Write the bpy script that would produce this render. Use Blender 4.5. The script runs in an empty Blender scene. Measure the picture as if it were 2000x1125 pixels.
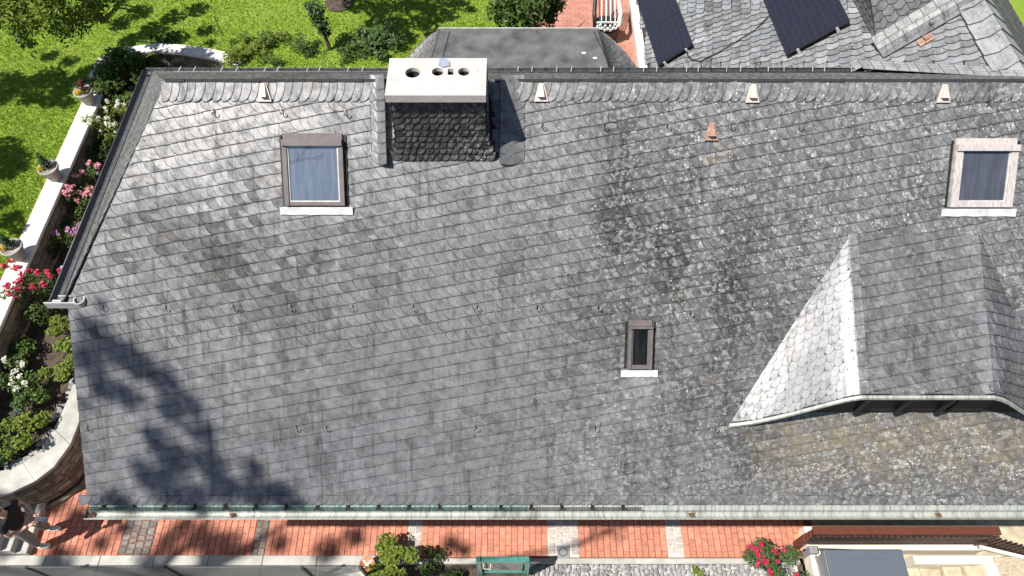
import bpy, math, random
import numpy as np
from mathutils import Vector, Matrix

# ------------------------------------------------------------------ camera, sky, sun, exposure
SC = bpy.context.scene
C = SC.collection
HC, PITCH, FPX = 13.1, math.radians(57.0), 1428.0
cam_d = bpy.data.cameras.new('camera'); cam = bpy.data.objects.new('camera', cam_d); C.objects.link(cam)
cam.location = (0, 0, HC); cam.rotation_euler = (math.pi/2 - PITCH, 0, 0)
cam_d.sensor_width = 36.0; cam_d.lens = 36.0*FPX/2000.0; cam_d.clip_end = 500; cam_d.clip_start = 0.05
SC.camera = cam
SUN = Vector((0.51, 0.24, -1.0)).normalized()          # the way the light travels
ELEV = math.asin(-SUN.z); AZ = math.atan2(-SUN.x, -SUN.y)   # azimuth of the sun from +y towards +x
wd = bpy.data.worlds.new('World'); SC.world = wd; wd.use_nodes = True
nt = wd.node_tree; bg = nt.nodes['Background']
sky = nt.nodes.new('ShaderNodeTexSky'); sky.sky_type = 'NISHITA'; sky.sun_disc = False
sky.sun_elevation = ELEV; sky.sun_rotation = AZ; sky.altitude = 200
nt.links.new(sky.outputs['Color'], bg.inputs['Color']); bg.inputs['Strength'].default_value = 0.062
sl = bpy.data.lights.new('sun', 'SUN'); sl.energy = 4.9; sl.angle = math.radians(0.6); sl.color = (1.0, 0.955, 0.89)
so = bpy.data.objects.new('sun', sl); C.objects.link(so); so.rotation_euler = SUN.to_track_quat('-Z', 'Y').to_euler()
so.location = (-12, -6, 26)
SC.view_settings.view_transform = 'Standard'; SC.view_settings.look = 'None'
SC.view_settings.exposure = 0.55; SC.view_settings.gamma = 1.0; SC.view_settings.use_curve_mapping = False

rnd = random.Random(7); rng = np.random.default_rng(7)
U = rnd.uniform
# ------------------------------------------------------------------ measuring: photo pixel (2000 x 1125) -> point on a given plane
cp, sp = math.cos(PITCH), math.sin(PITCH)
def ray(px, py):
    a = (px-1000)/FPX; v = (562.5-py)/FPX
    return np.array([a, cp+v*sp, -sp+v*cp])
CAMP = np.array([0, 0, HC])
def onz(px, py, z):
    d = ray(px, py); return CAMP + d*((z-HC)/d[2])
def ony(px, py, y):
    d = ray(px, py); return CAMP + d*(y/d[1])
def onpl(px, py, p0, n):
    d = ray(px, py); n = np.array(n); return CAMP + d*(np.dot(np.array(p0)-CAMP, n)/np.dot(d, n))

# ------------------------------------------------------------------ materials
M = {}
def newmat(name):
    m = bpy.data.materials.new(name); m.use_nodes = True; M[name] = m
    t = m.node_tree; return m, t, t.nodes['Principled BSDF']
def N(t, typ, **kw):
    n = t.nodes.new(typ)
    for k, v in kw.items():
        if k in n.inputs.keys() if isinstance(k, str) else False: n.inputs[k].default_value = v
        else: setattr(n, k, v)
    return n
def pos(t, scale=(1, 1, 1), rot=(0, 0, 0), obj=False):
    g = t.nodes.new('ShaderNodeTexCoord') if obj else t.nodes.new('ShaderNodeNewGeometry')
    mp = t.nodes.new('ShaderNodeMapping'); mp.inputs['Scale'].default_value = scale; mp.inputs['Rotation'].default_value = rot
    t.links.new(g.outputs['Object' if obj else 'Position'], mp.inputs['Vector']); return mp.outputs['Vector']
def noise(t, vec, scale, detail=4, rough=.55, dist=0.0):
    n = t.nodes.new('ShaderNodeTexNoise'); n.inputs['Scale'].default_value = scale; n.inputs['Detail'].default_value = detail
    n.inputs['Roughness'].default_value = rough; n.inputs['Distortion'].default_value = dist
    t.links.new(vec, n.inputs['Vector']); return n.outputs['Fac']
def ramp(t, fac, stops):
    r = t.nodes.new('ShaderNodeValToRGB'); e = r.color_ramp.elements
    while len(e) < len(stops): e.new(0.5)
    for i, (p, c) in enumerate(stops):
        e[i].position = p; e[i].color = (c, c, c, 1) if not isinstance(c, tuple) else (*c[:3], 1)
    t.links.new(fac, r.inputs['Fac']); return r.outputs['Color']
def mixc(t, fac, a, b, mode='MIX'):
    m = t.nodes.new('ShaderNodeMix'); m.data_type = 'RGBA'; m.blend_type = mode; m.clamp_factor = True
    ins = {'f': m.inputs[0], 'a': m.inputs[6], 'b': m.inputs[7]}
    for k, v in (('f', fac), ('a', a), ('b', b)):
        if isinstance(v, (int, float)): ins[k].default_value = v if k == 'f' else (v, v, v, 1)
        elif isinstance(v, tuple): ins[k].default_value = (*v[:3], 1)
        else: t.links.new(v, ins[k])
    return m.outputs[2]
def math_(t, op, a, b=0.0, clamp=False):
    m = t.nodes.new('ShaderNodeMath'); m.operation = op; m.use_clamp = clamp
    for i, v in enumerate((a, b)):
        if isinstance(v, (int, float)): m.inputs[i].default_value = v
        else: t.links.new(v, m.inputs[i])
    return m.outputs[0]
def bump(t, bs, h, strength=.3, dist=.01):
    b = t.nodes.new('ShaderNodeBump'); b.inputs['Strength'].default_value = strength; b.inputs['Distance'].default_value = dist
    t.links.new(h, b.inputs['Height']); t.links.new(b.outputs['Normal'], bs.inputs['Normal'])
def simple(name, col, var=.25, scale=14, rough=.6, bmp=.2, bd=.006, metal=0, spec=.5, stretch=(1, 1, 1), col2=None, rnd_obj=0.0, detail=5):
    m, t, bs = newmat(name); v = pos(t, stretch); n = noise(t, v, scale, detail)
    lo = tuple(c*(1-var) for c in col); hi = tuple(min(1, c*(1+var)) for c in (col2 or col))
    c = ramp(t, n, [(.28, lo), (.72, hi)])
    if rnd_obj:
        oi = t.nodes.new('ShaderNodeObjectInfo'); f = math_(t, 'MULTIPLY_ADD', oi.outputs['Random'], rnd_obj*2); t.nodes[-1].inputs[2].default_value = 1-rnd_obj
        c = mixc(t, 1.0, c, f, 'MULTIPLY')
    t.links.new(c, bs.inputs['Base Color']); bs.inputs['Roughness'].default_value = rough; bs.inputs['Metallic'].default_value = metal
    bs.inputs['Specular IOR Level'].default_value = spec
    if bmp: bump(t, bs, noise(t, v, scale*3, 4), bmp, bd)
    return m

def slate_mat(name, single=False, tint=(.975, .99, 1.04), rough=.42, spec=.95, base=.112, ior=1.62):
    """grey weathered slate: tone, lichen and brown growth come per slate, the dirty rim per vertex"""
    m, t, bs = newmat(name)
    at = t.nodes.new('ShaderNodeAttribute'); at.attribute_name = 'rim'
    if single:
        oi = t.nodes.new('ShaderNodeObjectInfo'); src = oi.outputs['Color']
    else:
        a2 = t.nodes.new('ShaderNodeAttribute'); a2.attribute_name = 'wear'; src = a2.outputs['Color']
    sx = t.nodes.new('ShaderNodeSeparateColor'); t.links.new(src, sx.inputs['Color'])
    tone, lich, brown = sx.outputs[0], sx.outputs[1], sx.outputs[2]
    g = pos(t)
    n1 = noise(t, g, 9, 6, .6); n2 = noise(t, pos(t, (22, 3, 3)), 1.0, 5, .65); n3 = noise(t, g, 55, 4, .6)
    n4 = noise(t, pos(t, (30, 30, 30), (.5, .2, .4)), 1.0, 3, .5, 1.5)
    v = math_(t, 'ADD', math_(t, 'MULTIPLY', n1, .55), math_(t, 'MULTIPLY', n2, .55))
    v = math_(t, 'ADD', v, math_(t, 'MULTIPLY', n3, .30))
    v = math_(t, 'ADD', math_(t, 'MULTIPLY', math_(t, 'SUBTRACT', v, .70), 1.25), 1.0)          # ~ .7 .. 1.3
    col = mixc(t, n1, tuple(base*c for c in (1.0*tint[0], .995*tint[1], 1.0*tint[2])), tuple(base*c for c in (1.04*tint[0], 1.03*tint[1], 1.0*tint[2])))
    col = mixc(t, 1.0, col, v, 'MULTIPLY')
    tn = math_(t, 'MULTIPLY', tone, 2.0)
    col = mixc(t, 1.0, col, tn, 'MULTIPLY')
    big = ramp(t, noise(t, pos(t, (2.6, 1.0, 1.0)), 1.0, 6, .68, .6), [(.30, .58), (.46, .95), (.70, 1.30)])
    col = mixc(t, 1.0, col, big, 'MULTIPLY')
    stk = ramp(t, noise(t, pos(t, (11, 1.1, 1.1)), 1.0, 5, .7), [(.30, .42), (.47, 1.0), (1.0, 1.08)])
    col = mixc(t, .8, col, stk, 'MULTIPLY')
    # brownish algae
    nb = ramp(t, noise(t, g, 5, 5), [(.25, .1), (.55, 1.0)])
    col = mixc(t, math_(t, 'MULTIPLY', brown, nb), col, (.165, .138, .095))
    # pale mottled crust
    crust = ramp(t, noise(t, g, 17, 5, .62), [(.47, 0.0), (.64, 1.0)])
    col = mixc(t, math_(t, 'MULTIPLY', math_(t, 'MULTIPLY', crust, lich), 1.15, True), col, (.325, .325, .31))
    # round lichen spots
    def spots(scale, r0, r1, seed):
        vo = t.nodes.new('ShaderNodeTexVoronoi'); vo.inputs['Scale'].default_value = scale; vo.inputs['Randomness'].default_value = 1.0
        mp = t.nodes.new('ShaderNodeMapping'); mp.inputs['Location'].default_value = (seed, seed*.7, seed*1.3)
        t.links.new(g, mp.inputs['Vector']); t.links.new(mp.outputs['Vector'], vo.inputs['Vector'])
        sc = t.nodes.new('ShaderNodeSeparateColor'); t.links.new(vo.outputs['Color'], sc.inputs['Color'])
        rad = math_(t, 'MULTIPLY', math_(t, 'SUBTRACT', math_(t, 'ADD', lich, sc.outputs[0]), 1.0, True), r1)
        d = math_(t, 'ADD', vo.outputs['Distance'], math_(t, 'MULTIPLY', math_(t, 'SUBTRACT', n3, .5), r0))
        return math_(t, 'MULTIPLY', math_(t, 'GREATER_THAN', rad, d), 1.0)
    col = mixc(t, math_(t, 'MULTIPLY', spots(9, .35, .50, 3.1), .5), col, (.33, .33, .30))
    col = mixc(t, math_(t, 'MULTIPLY', spots(26, .35, .55, 8.4), .75), col, (.50, .49, .45))
    # dirt in the joint along the rim
    rim = math_(t, 'MULTIPLY', at.outputs['Fac'], .88)
    col = mixc(t, rim, col, (.022, .022, .024))
    t.links.new(col, bs.inputs['Base Color'])
    r = math_(t, 'ADD', math_(t, 'MULTIPLY', n1, .16), math_(t, 'ADD', rough-.08, math_(t, 'MULTIPLY', lich, .14)))
    t.links.new(r, bs.inputs['Roughness']); bs.inputs['IOR'].default_value = ior
    sv = math_(t, 'MULTIPLY', math_(t, 'MULTIPLY', math_(t, 'SUBTRACT', 1.0, at.outputs['Fac']), spec), math_(t, 'MULTIPLY', math_(t, 'MULTIPLY', ramp(t, n1, [(.32, .30), (.62, 1.0)]), stk), tone)); sv = math_(t, 'MULTIPLY', sv, 2.0, True)
    t.links.new(sv, bs.inputs['Specular IOR Level'])
    bump(t, bs, math_(t, 'ADD', n1, math_(t, 'MULTIPLY', n4, .4)), .22, .008)
    return m
slate_mat('slate'); slate_mat('slate_single', True)
slate_mat('annex_slate', tint=(.95, 1.0, 1.06), base=.20, ior=1.5); slate_mat('annex_slate_single', True, tint=(.95, 1.0, 1.06), base=.20, ior=1.5)
slate_mat('slate_matt', rough=.62, spec=.4, base=.125, ior=1.4)
slate_mat('chimney_slate', True, rough=.6, spec=.35, base=.05, ior=1.45)
simple('deck', (.03, .03, .032), bmp=0, rough=.9)
simple('bitumen', (.105, .106, .108), .5, 3, .6, .5, .01)
simple('cap_concrete', (.56, .515, .47), .2, 7, .85, .35, .008)
m, t, bs = newmat('cap_sooty'); g = pos(t); nn_ = noise(t, g, 6, 5)
c = ramp(t, nn_, [(.3, (.46, .425, .385)), (.7, (.60, .555, .51))])
sx_ = t.nodes.new('ShaderNodeSeparateXYZ'); t.links.new(g, sx_.inputs[0])
wgt = math_(t, 'MULTIPLY', math_(t, 'ADD', sx_.outputs[0], 1.15), .16, True)
spk = math_(t, 'GREATER_THAN', math_(t, 'ADD', noise(t, g, 38, 5, .7), wgt), .735)
c = mixc(t, math_(t, 'MULTIPLY', spk, .75), c, (.07, .065, .055)); t.links.new(c, bs.inputs['Base Color']); bs.inputs['Roughness'].default_value = .9; bump(t, bs, noise(t, g, 40, 4), .3, .006)
simple('flue_dark', (.03, .028, .025), .3, 9, .95, .2)
simple('zinc', (.10, .105, .11), .35, 6, .5, .1, metal=.35, stretch=(3, 3, 3))
simple('zinc_light', (.50, .50, .48), .25, 9, .5, .1, metal=.15)
simple('lead_flash', (.56, .57, .575), .22, 10, .42, .25, .01, spec=.8)
simple('frame_brown', (.135, .117, .112), .2, 9, .5, .1)
simple('frame_pale', (.46, .42, .40), .3, 12, .5, .2, stretch=(6, 1, 1))
simple('rubber', (.012, .012, .013), bmp=0, rough=.6)
simple('copper_new', (.46, .29, .22), .35, 25, .45, .2, metal=.4)
simple('vent_metal', (.55, .49, .44), .2, 20, .5, .15, metal=.1, col2=(.62, .52, .45))
simple('hook_metal', (.16, .145, .13), .4, 30, .5, 0, metal=.5)
simple('limestone', (.70, .66, .61), .16, 5, .8, .3, .008)
simple('concrete_coping', (.40, .395, .36), .22, 4, .85, .3, .008)
simple('rubble', (.20, .165, .125), .45, 7, .9, .6, .02, rnd_obj=.35)
simple('soil', (.085, .062, .046), .6, 9, .95, 1.0, .05)
simple('brick_red', (.50, .20, .13), .2, 14, .85, .35, .006, rnd_obj=.16)
simple('mortar', (.19, .09, .06), .3, 20, .95, .3)
simple('sett_grey', (.17, .155, .145), .35, 18, .85, .5, .01, rnd_obj=.3)
simple('sett_pale', (.42, .36, .32), .25, 18, .85, .5, .01, rnd_obj=.22)
simple('sett_joint', (.50, .47, .43), .2, 20, .95, .3)
simple('gravel_white', (.26, .26, .258), .35, 9, .85, .4, rnd_obj=.3)
simple('cream_render', (.66, .60, .50), .1, 6, .85, .2)
simple('step_sand', (.45, .39, .27), .3, 6, .9, .3)
simple('wood_red', (.115, .034, .02), .35, 8, .45, .25, stretch=(1, 9, 9))
simple('wood_dark', (.05, .026, .02), .35, 8, .5, .2)
simple('box_grey', (.095, .115, .145), .08, 60, .5, .12, .002)
simple('box_side', (.20, .215, .235), .08, 60, .5, .12, .002)
simple('bark', (.10, .075, .055), .4, 14, .95, .8, .02)
simple('twig', (.05, .04, .03), .3, 14, .9, 0)
simple('pot_stone', (.33, .30, .27), .25, 10, .85, .4, .01)
simple('terracotta', (.48, .20, .10), .25, 10, .8, .2)
simple('white_tape', (.8, .8, .8), .05, rough=.5, bmp=0)
simple('green_metal', (.05, .20, .17), .2, 20, .4, .05)
simple('fence_dark', (.012, .022, .020), .2, 20, .5, 0)
simple('wire_galv', (.20, .21, .20), .2, 20, .5, 0, metal=.5)
simple('iron_cover', (.23, .235, .24), .2, 30, .6, .2)
simple('black_plastic', (.018, .018, .02), .2, 20, .45, 0)
simple('wicker_white', (.68, .68, .68), .15, 30, .6, .2)
simple('shirt_black', (.012, .012, .014), .3, 30, .9, .3)
simple('trouser_grey', (.27, .235, .205), .2, 20, .9, .4, .01)
simple('shoe_white', (.68, .66, .62), .15, 20, .7, .2)
simple('skin', (.55, .33, .25), .1, 20, .5, 0)
simple('hair', (.23, .18, .14), .3, 40, .8, .2)
simple('white_plate', (.30, .33, .40), .1, 20, .4, 0)
simple('rust', (.13, .075, .045), .4, 30, .9, .5)
simple('house_wall', (.50, .46, .40), .12, 5, .9, .2)
simple('pebble_tan', (.42, .36, .26), .4, 40, .9, .6)
# copper gutter with green patina
def patina(name, a, b, c):
    m, t, bs = newmat(name); v = pos(t, (9, 1.5, 1.5)); n = noise(t, v, 3.0, 6, .65)
    col = ramp(t, n, [(.30, a), (.5, b), (.72, c)]); t.links.new(col, bs.inputs['Base Color'])
    bs.inputs['Roughness'].default_value = .5; bs.inputs['Metallic'].default_value = .1
patina('copper_patina', (.05, .07, .065), (.18, .30, .26), (.36, .50, .44))
patina('gutter_pale', (.18, .18, .155), (.34, .365, .33), (.48, .475, .43))
# glass over a dim room; the blue pane's colour also carries sky reflection
def glass(name, col, rough=.03, ior=2.3):
    m, t, bs = newmat(name); v = pos(t, (14, 1.5, 1.5)); n = noise(t, v, 1.2, 5, .6)
    c = ramp(t, n, [(.4, col), (.75, tuple(x*1.5+.012 for x in col))]); t.links.new(c, bs.inputs['Base Color'])
    bs.inputs['Roughness'].default_value = rough; bs.inputs['IOR'].default_value = ior
glass('pane_blue', (.105, .13, .17), .02, 3.2); glass('pane_dirty', (.055, .06, .078), .12, 1.8); glass('pane_dark', (.006, .006, .006), .05, 1.45)
# solar cells
m, t, bs = newmat('solar_cell'); br = t.nodes.new('ShaderNodeTexBrick'); br.offset = 0; br.inputs['Scale'].default_value = 1
for k, v in (('Color1', (.014, .015, .026, 1)), ('Color2', (.018, .018, .030, 1)), ('Mortar', (.030, .030, .042, 1)), ('Mortar Size', .004), ('Brick Width', .105), ('Row Height', .105)): br.inputs[k].default_value = v
t.links.new(pos(t, obj=True), br.inputs['Vector']); t.links.new(br.outputs['Color'], bs.inputs['Base Color']); bs.inputs['Roughness'].default_value = .32
# patio of small bricks, too far off to tell apart
m, t, bs = newmat('patio_brick'); br = t.nodes.new('ShaderNodeTexBrick'); br.inputs['Scale'].default_value = 1
for k, v in (('Color1', (.47, .22, .165, 1)), ('Color2', (.40, .175, .125, 1)), ('Mortar', (.22, .12, .09, 1)), ('Mortar Size', .006), ('Brick Width', .21), ('Row Height', .105)): br.inputs[k].default_value = v
t.links.new(pos(t), br.inputs['Vector']); c = mixc(t, 1.0, br.outputs['Color'], ramp(t, noise(t, pos(t), 2.5), [(.3, .8), (.7, 1.15)]), 'MULTIPLY')
t.links.new(c, bs.inputs['Base Color']); bs.inputs['Roughness'].default_value = .85; bump(t, bs, br.outputs['Fac'], -.4, .004)
# lawn
m, t, bs = newmat('lawn'); g = pos(t)
c = mixc(t, noise(t, g, 60, 4, .7), (.125, .215, .014), (.225, .325, .026)); c = mixc(t, ramp(t, noise(t, g, 1.3, 5), [(.4, 0.0), (.7, .5)]), c, (.25, .31, .045))
t.links.new(c, bs.inputs['Base Color']); bs.inputs['Roughness'].default_value = .9; bump(t, bs, noise(t, g, 90, 3, .8), .6, .02)
# leaves: one tone per leaf, light shining through
def leafmat(name, dark, light, trans=.35):
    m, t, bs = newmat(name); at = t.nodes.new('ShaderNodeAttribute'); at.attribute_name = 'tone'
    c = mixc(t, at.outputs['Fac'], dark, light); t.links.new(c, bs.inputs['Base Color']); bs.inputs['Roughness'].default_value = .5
    bs.inputs['Specular IOR Level'].default_value = .4
    tr = t.nodes.new('ShaderNodeBsdfTranslucent'); t.links.new(mixc(t, 1.0, c, (1.2, 1.25, .5), 'MULTIPLY'), tr.inputs['Color'])
    mx = t.nodes.new('ShaderNodeMixShader'); mx.inputs[0].default_value = trans
    t.links.new(bs.outputs[0], mx.inputs[1]); t.links.new(tr.outputs[0], mx.inputs[2]); t.links.new(mx.outputs[0], t.nodes['Material Output'].inputs['Surface'])
leafmat('leaf_mid', (.035, .075, .014), (.12, .19, .035)); leafmat('leaf_lime', (.10, .16, .02), (.28, .34, .06), .4)
leafmat('leaf_dark', (.018, .045, .012), (.06, .11, .025)); leafmat('leaf_gloss', (.03, .07, .02), (.10, .17, .05), .2)
leafmat('leaf_grass', (.135, .225, .016), (.25, .345, .032), .4); leafmat('leaf_red', (.07, .015, .02), (.14, .04, .03))
leafmat('leaf_silver', (.12, .15, .13), (.25, .28, .25)); leafmat('leaf_conifer', (.012, .035, .014), (.035, .075, .03), .1)
leafmat('petal_pink', (.55, .16, .26), (.75, .42, .48)); leafmat('petal_red', (.45, .02, .07), (.62, .06, .14)); leafmat('petal_white', (.6, .6, .55), (.8, .8, .76))
leafmat('petal_yellow', (.6, .42, .03), (.7, .55, .08)); leafmat('petal_mauve', (.40, .14, .38), (.55, .3, .5))

# ------------------------------------------------------------------ mesh helpers
class MB:
    def __init__(s): s.v = []; s.f = []
    def add(s, vs, fs):
        b = len(s.v); s.v += [tuple(float(c) for c in p) for p in vs]; s.f += [tuple(i+b for i in f) for f in fs]; return s
    def box(s, x0, x1, y0, y1, z0, z1, ch=0.0):
        if ch <= 0:
            return s.add([(x, y, z) for z in (z0, z1) for y in (y0, y1) for x in (x0, x1)], [(0, 2, 3, 1), (4, 5, 7, 6), (0, 1, 5, 4), (2, 6, 7, 3), (0, 4, 6, 2), (1, 3, 7, 5)])
        lo = [(x0, y0), (x1, y0), (x1, y1), (x0, y1)]; hi = [(x0+ch, y0+ch), (x1-ch, y0+ch), (x1-ch, y1-ch), (x0+ch, y1-ch)]
        vs = [(*p, z0) for p in lo]+[(*p, z1-ch) for p in lo]+[(*p, z1) for p in hi]; fs = [(3, 2, 1, 0), (8, 9, 10, 11)]
        for k in (0, 4):
            for i in range(4): j = (i+1) % 4; fs.append((k+i, k+j, k+4+j, k+4+i))
        return s.add(vs, fs)
    def hexa(s, a, b):            # two quads a (lower), b (upper) of four points each
        return s.add(list(a)+list(b), [(3, 2, 1, 0), (4, 5, 6, 7)]+[(i, (i+1) % 4, 4+(i+1) % 4, 4+i) for i in range(4)])
    def bar(s, p, q, w, h, up=(0, 0, 1)):
        p = Vector(p); q = Vector(q); d = (q-p).normalized(); r = d.cross(Vector(up))
        if r.length < 1e-4: r = d.cross(Vector((1, 0, 0)))
        r.normalize(); u = r.cross(d); r *= w/2; u *= h/2
        return s.hexa([p-r-u, p+r-u, p+r+u, p-r+u], [q-r-u, q+r-u, q+r+u, q-r+u])
    def tube(s, pts, r, n=6, cap=True):
        pts = [Vector(p) for p in pts]; rs = r if isinstance(r, (list, tuple)) else [r]*len(pts); b = []; prev = None
        for i, p in enumerate(pts):
            d = (pts[min(i+1, len(pts)-1)]-pts[max(i-1, 0)]).normalized()
            a = prev if prev is not None else (Vector((0, 0, 1)) if abs(d.z) < .9 else Vector((1, 0, 0)))
            x = (a-d*a.dot(d)); x = x.normalized() if x.length > 1e-6 else d.orthogonal().normalized(); y = d.cross(x); prev = x
            b += [p+(x*math.cos(k*2*math.pi/n)+y*math.sin(k*2*math.pi/n))*rs[i] for k in range(n)]
        fs = [(i*n+k, i*n+(k+1) % n, (i+1)*n+(k+1) % n, (i+1)*n+k) for i in range(len(pts)-1) for k in range(n)]
        if cap: fs += [tuple(range(n-1, -1, -1)), tuple((len(pts)-1)*n+k for k in range(n))]
        return s.add(b, fs)
    def lathe(s, prof, c, n=20, sx=1, sy=1):
        vs = [(c[0]+r*sx*math.cos(2*math.pi*k/n), c[1]+r*sy*math.sin(2*math.pi*k/n), c[2]+z) for r, z in prof for k in range(n)]
        return s.add(vs, [(i*n+k, i*n+(k+1) % n, (i+1)*n+(k+1) % n, (i+1)*n+k) for i in range(len(prof)-1) for k in range(n)])
    def sheet(s, rows):           # a grid of points
        n = len(rows[0]); return s.add([p for r in rows for p in r], [(i*n+k, i*n+k+1, (i+1)*n+k+1, (i+1)*n+k) for i in range(len(rows)-1) for k in range(n-1)])
    def prism(s, poly, z0, z1):
        n = len(poly); return s.add([(x, y, z0) for x, y in poly]+[(x, y, z1) for x, y in poly], [tuple(range(n-1, -1, -1)), tuple(range(n, 2*n))]+[(i, (i+1) % n, n+(i+1) % n, n+i) for i in range(n)])
    def mesh(s, name, mat, smooth=False):
        me = bpy.data.meshes.new(name); me.from_pydata(s.v, [], s.f); me.update()
        if mat: me.materials.append(M[mat])
        if smooth: me.polygons.foreach_set('use_smooth', [True]*len(me.polygons))
        return me
    def build(s, name, mat, parent=None, smooth=False): return link(name, s.mesh(name, mat, smooth), parent)
WORLD = {}                         # world origin of everything linked so far (nothing is rotated above a mesh)
def link(name, me, parent=None, at=(0, 0, 0)):
    """vertices are written in world metres; `at` is the world place of the object's origin"""
    o = bpy.data.objects.new(name, me); C.objects.link(o); at = Vector(at)
    if parent is not None: o.parent = parent; o.location = at-WORLD[parent.name]
    else: o.location = at
    WORLD[o.name] = at; return o
def tag(o, label=None, cat=None, group=None, kind=None):
    for k, v in (('label', label), ('category', cat), ('group', group), ('kind', kind)):
        if v: o[k] = v
    return o
def thing(name, label, cat, at, group=None): return tag(link(name, None, None, at), label, cat, group)
def struct(o): return tag(o, kind='structure')
def place(name, me, parent, mat4):
    """a copy of a shared mesh under parent at a world matrix"""
    o = bpy.data.objects.new(name, me); C.objects.link(o); o.parent = parent
    mt = mat4.copy(); mt.translation = mat4.translation-WORLD[parent.name]; o.matrix_basis = mt; WORLD[o.name] = mat4.translation.copy(); return o

def leaves(name, spots, n, size, mat, parent, up=.4, aspect=.55, sunny=True, jitter=1.0):
    """n leaf-sized folded faces spread through balls (x, y, z, r[, squash])"""
    spots = np.array([(*q, 1.0)[:5] for q in spots], float); w = spots[:, 3]**2; k = rng.choice(len(spots), n, p=w/w.sum())
    d = rng.normal(size=(n, 3)); d /= np.linalg.norm(d, axis=1)[:, None]
    rad = rng.random(n)**.45; p = spots[k, :3]+d*(rad*spots[k, 3])[:, None]*np.stack([np.ones(n), np.ones(n), spots[k, 4]], 1)
    nr = rng.normal(size=(n, 3)); nr[:, 2] = np.abs(nr[:, 2])+up*2; nr += d*.5; nr /= np.linalg.norm(nr, axis=1)[:, None]
    a = rng.normal(size=(n, 3)); a -= nr*(a*nr).sum(1)[:, None]; a /= np.linalg.norm(a, axis=1)[:, None]; b = np.cross(nr, a)
    L = size*rng.uniform(.6, 1.3, n)[:, None]; W = L*aspect
    v = np.stack([p-a*L*.5, p+b*W*.5+nr*W*.15, p+a*L*.5-nr*L*.08, p-b*W*.5+nr*W*.15], 1).reshape(-1, 3)
    i = np.arange(n)*4; f = np.stack([i, i+1, i+2, i, i+2, i+3], 1).reshape(-1, 3)
    me = bpy.data.meshes.new(name); me.from_pydata(v.tolist(), [], f.tolist())
    tone = np.clip(rng.beta(2, 2, n)*.75+.25*(d[:, 2]*rad+1)/2, 0, 1) if sunny else rng.random(n)  # upper leaves lighter: sunlight put into the tone
    at = me.attributes.new('tone', 'FLOAT', 'POINT'); at.data.foreach_set('value', np.repeat(tone, 4).astype(np.float32))
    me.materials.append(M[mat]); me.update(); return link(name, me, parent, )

# ------------------------------------------------------------------ the setting
ZL, ZB = 1.5, 0.9                    # lawn level, garden bed level; the brick path lies at 0
XW = -9.33                           # inner face of the long garden wall
big = MB(); big.add([(-90, -90, -.35), (90, -90, -.35), (90, 110, -.35), (-90, 110, -.35)], [(0, 1, 2, 3)])
struct(big.build('ground', 'soil'))
YB = 13.5
lw = MB()
def gz(x, y): return ZL+.03*math.sin(x*1.1+y*.7)+.03*math.sin(y*.9-x*.5)
xs = list(np.linspace(-40, XW-.33, 40)); ys = list(np.linspace(5.2, 60, 60))
lw.sheet([[(x, y, gz(x, y)) for x in xs] for y in ys])
xs = list(np.linspace(XW-.33, -6.75, 12)); ys = list(np.linspace(14.2, 60, 50)); lw.sheet([[(x, y+(.0 if y > 15 else max(0, -8.6-x)*-.9), gz(x, y)) for x in xs] for y in ys])
xs = list(np.linspace(-6.75, 30, 50)); ys = list(np.linspace(YB+.15, 60, 50))
lw.sheet([[(x, y, gz(x, y)-(0.0 if x < .2 or y > 18 else .05)) for x in xs] for y in ys])
lawn = struct(lw.build('lawn', 'lawn', None, True))
struct(MB().prism([(-9.6, 4.35), (-9.4, 14.3), (-6.7, 14.3), (-6.7, YB+.2), (8, YB+.2), (8, 9.5), (-5.4, 9.0), (-5.4, 5.2), (-7.95, 4.9), (-8.9, 4.2)], -.3, ZB-.05).build('garden_bed', 'soil'))
# grass blades on the lawn in view
def blades(n):
    px = rng.uniform(-30, 1100, n); py = rng.uniform(-40, 560, n); P = []
    for a, b in zip(px, py):
        q = onz(a, b, ZL)
        if (q[0] < XW-.36) or (q[1] > (14.3 if q[0] < -6.7 else YB+.2) and q[0] < .8): P.append((q[0], q[1], gz(q[0], q[1])))
    P = np.array(P); n = len(P); h = rng.uniform(.03, .075, n); an = rng.uniform(0, 2*np.pi, n); w = .010
    s = np.stack([np.cos(an), np.sin(an), np.zeros(n)], 1)*w; tilt = rng.normal(size=(n, 3))*.035; tilt[:, 2] = h
    v = np.stack([P-s, P+s, P+tilt], 1).reshape(-1, 3); i = np.arange(n)*3
    me = bpy.data.meshes.new('grass'); me.from_pydata(v.tolist(), [], np.stack([i, i+1, i+2], 1).tolist())
    at = me.attributes.new('tone', 'FLOAT', 'POINT'); at.data.foreach_set('value', np.repeat(rng.random(n), 3).astype(np.float32)); me.materials.append(M['leaf_grass'])
    return link('grass', me, None)
tag(blades(150000), 'short mown green grass covering the garden lawn', 'grass', kind='stuff')
struct(MB().add([(.45, YB+.1, ZL+.02), (3.6, YB+.1, ZL+.02), (3.6, 19, ZL+.02), (.45, 19, ZL+.02)], [(0, 1, 2, 3)]).build('patio', 'patio_brick'))

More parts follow.
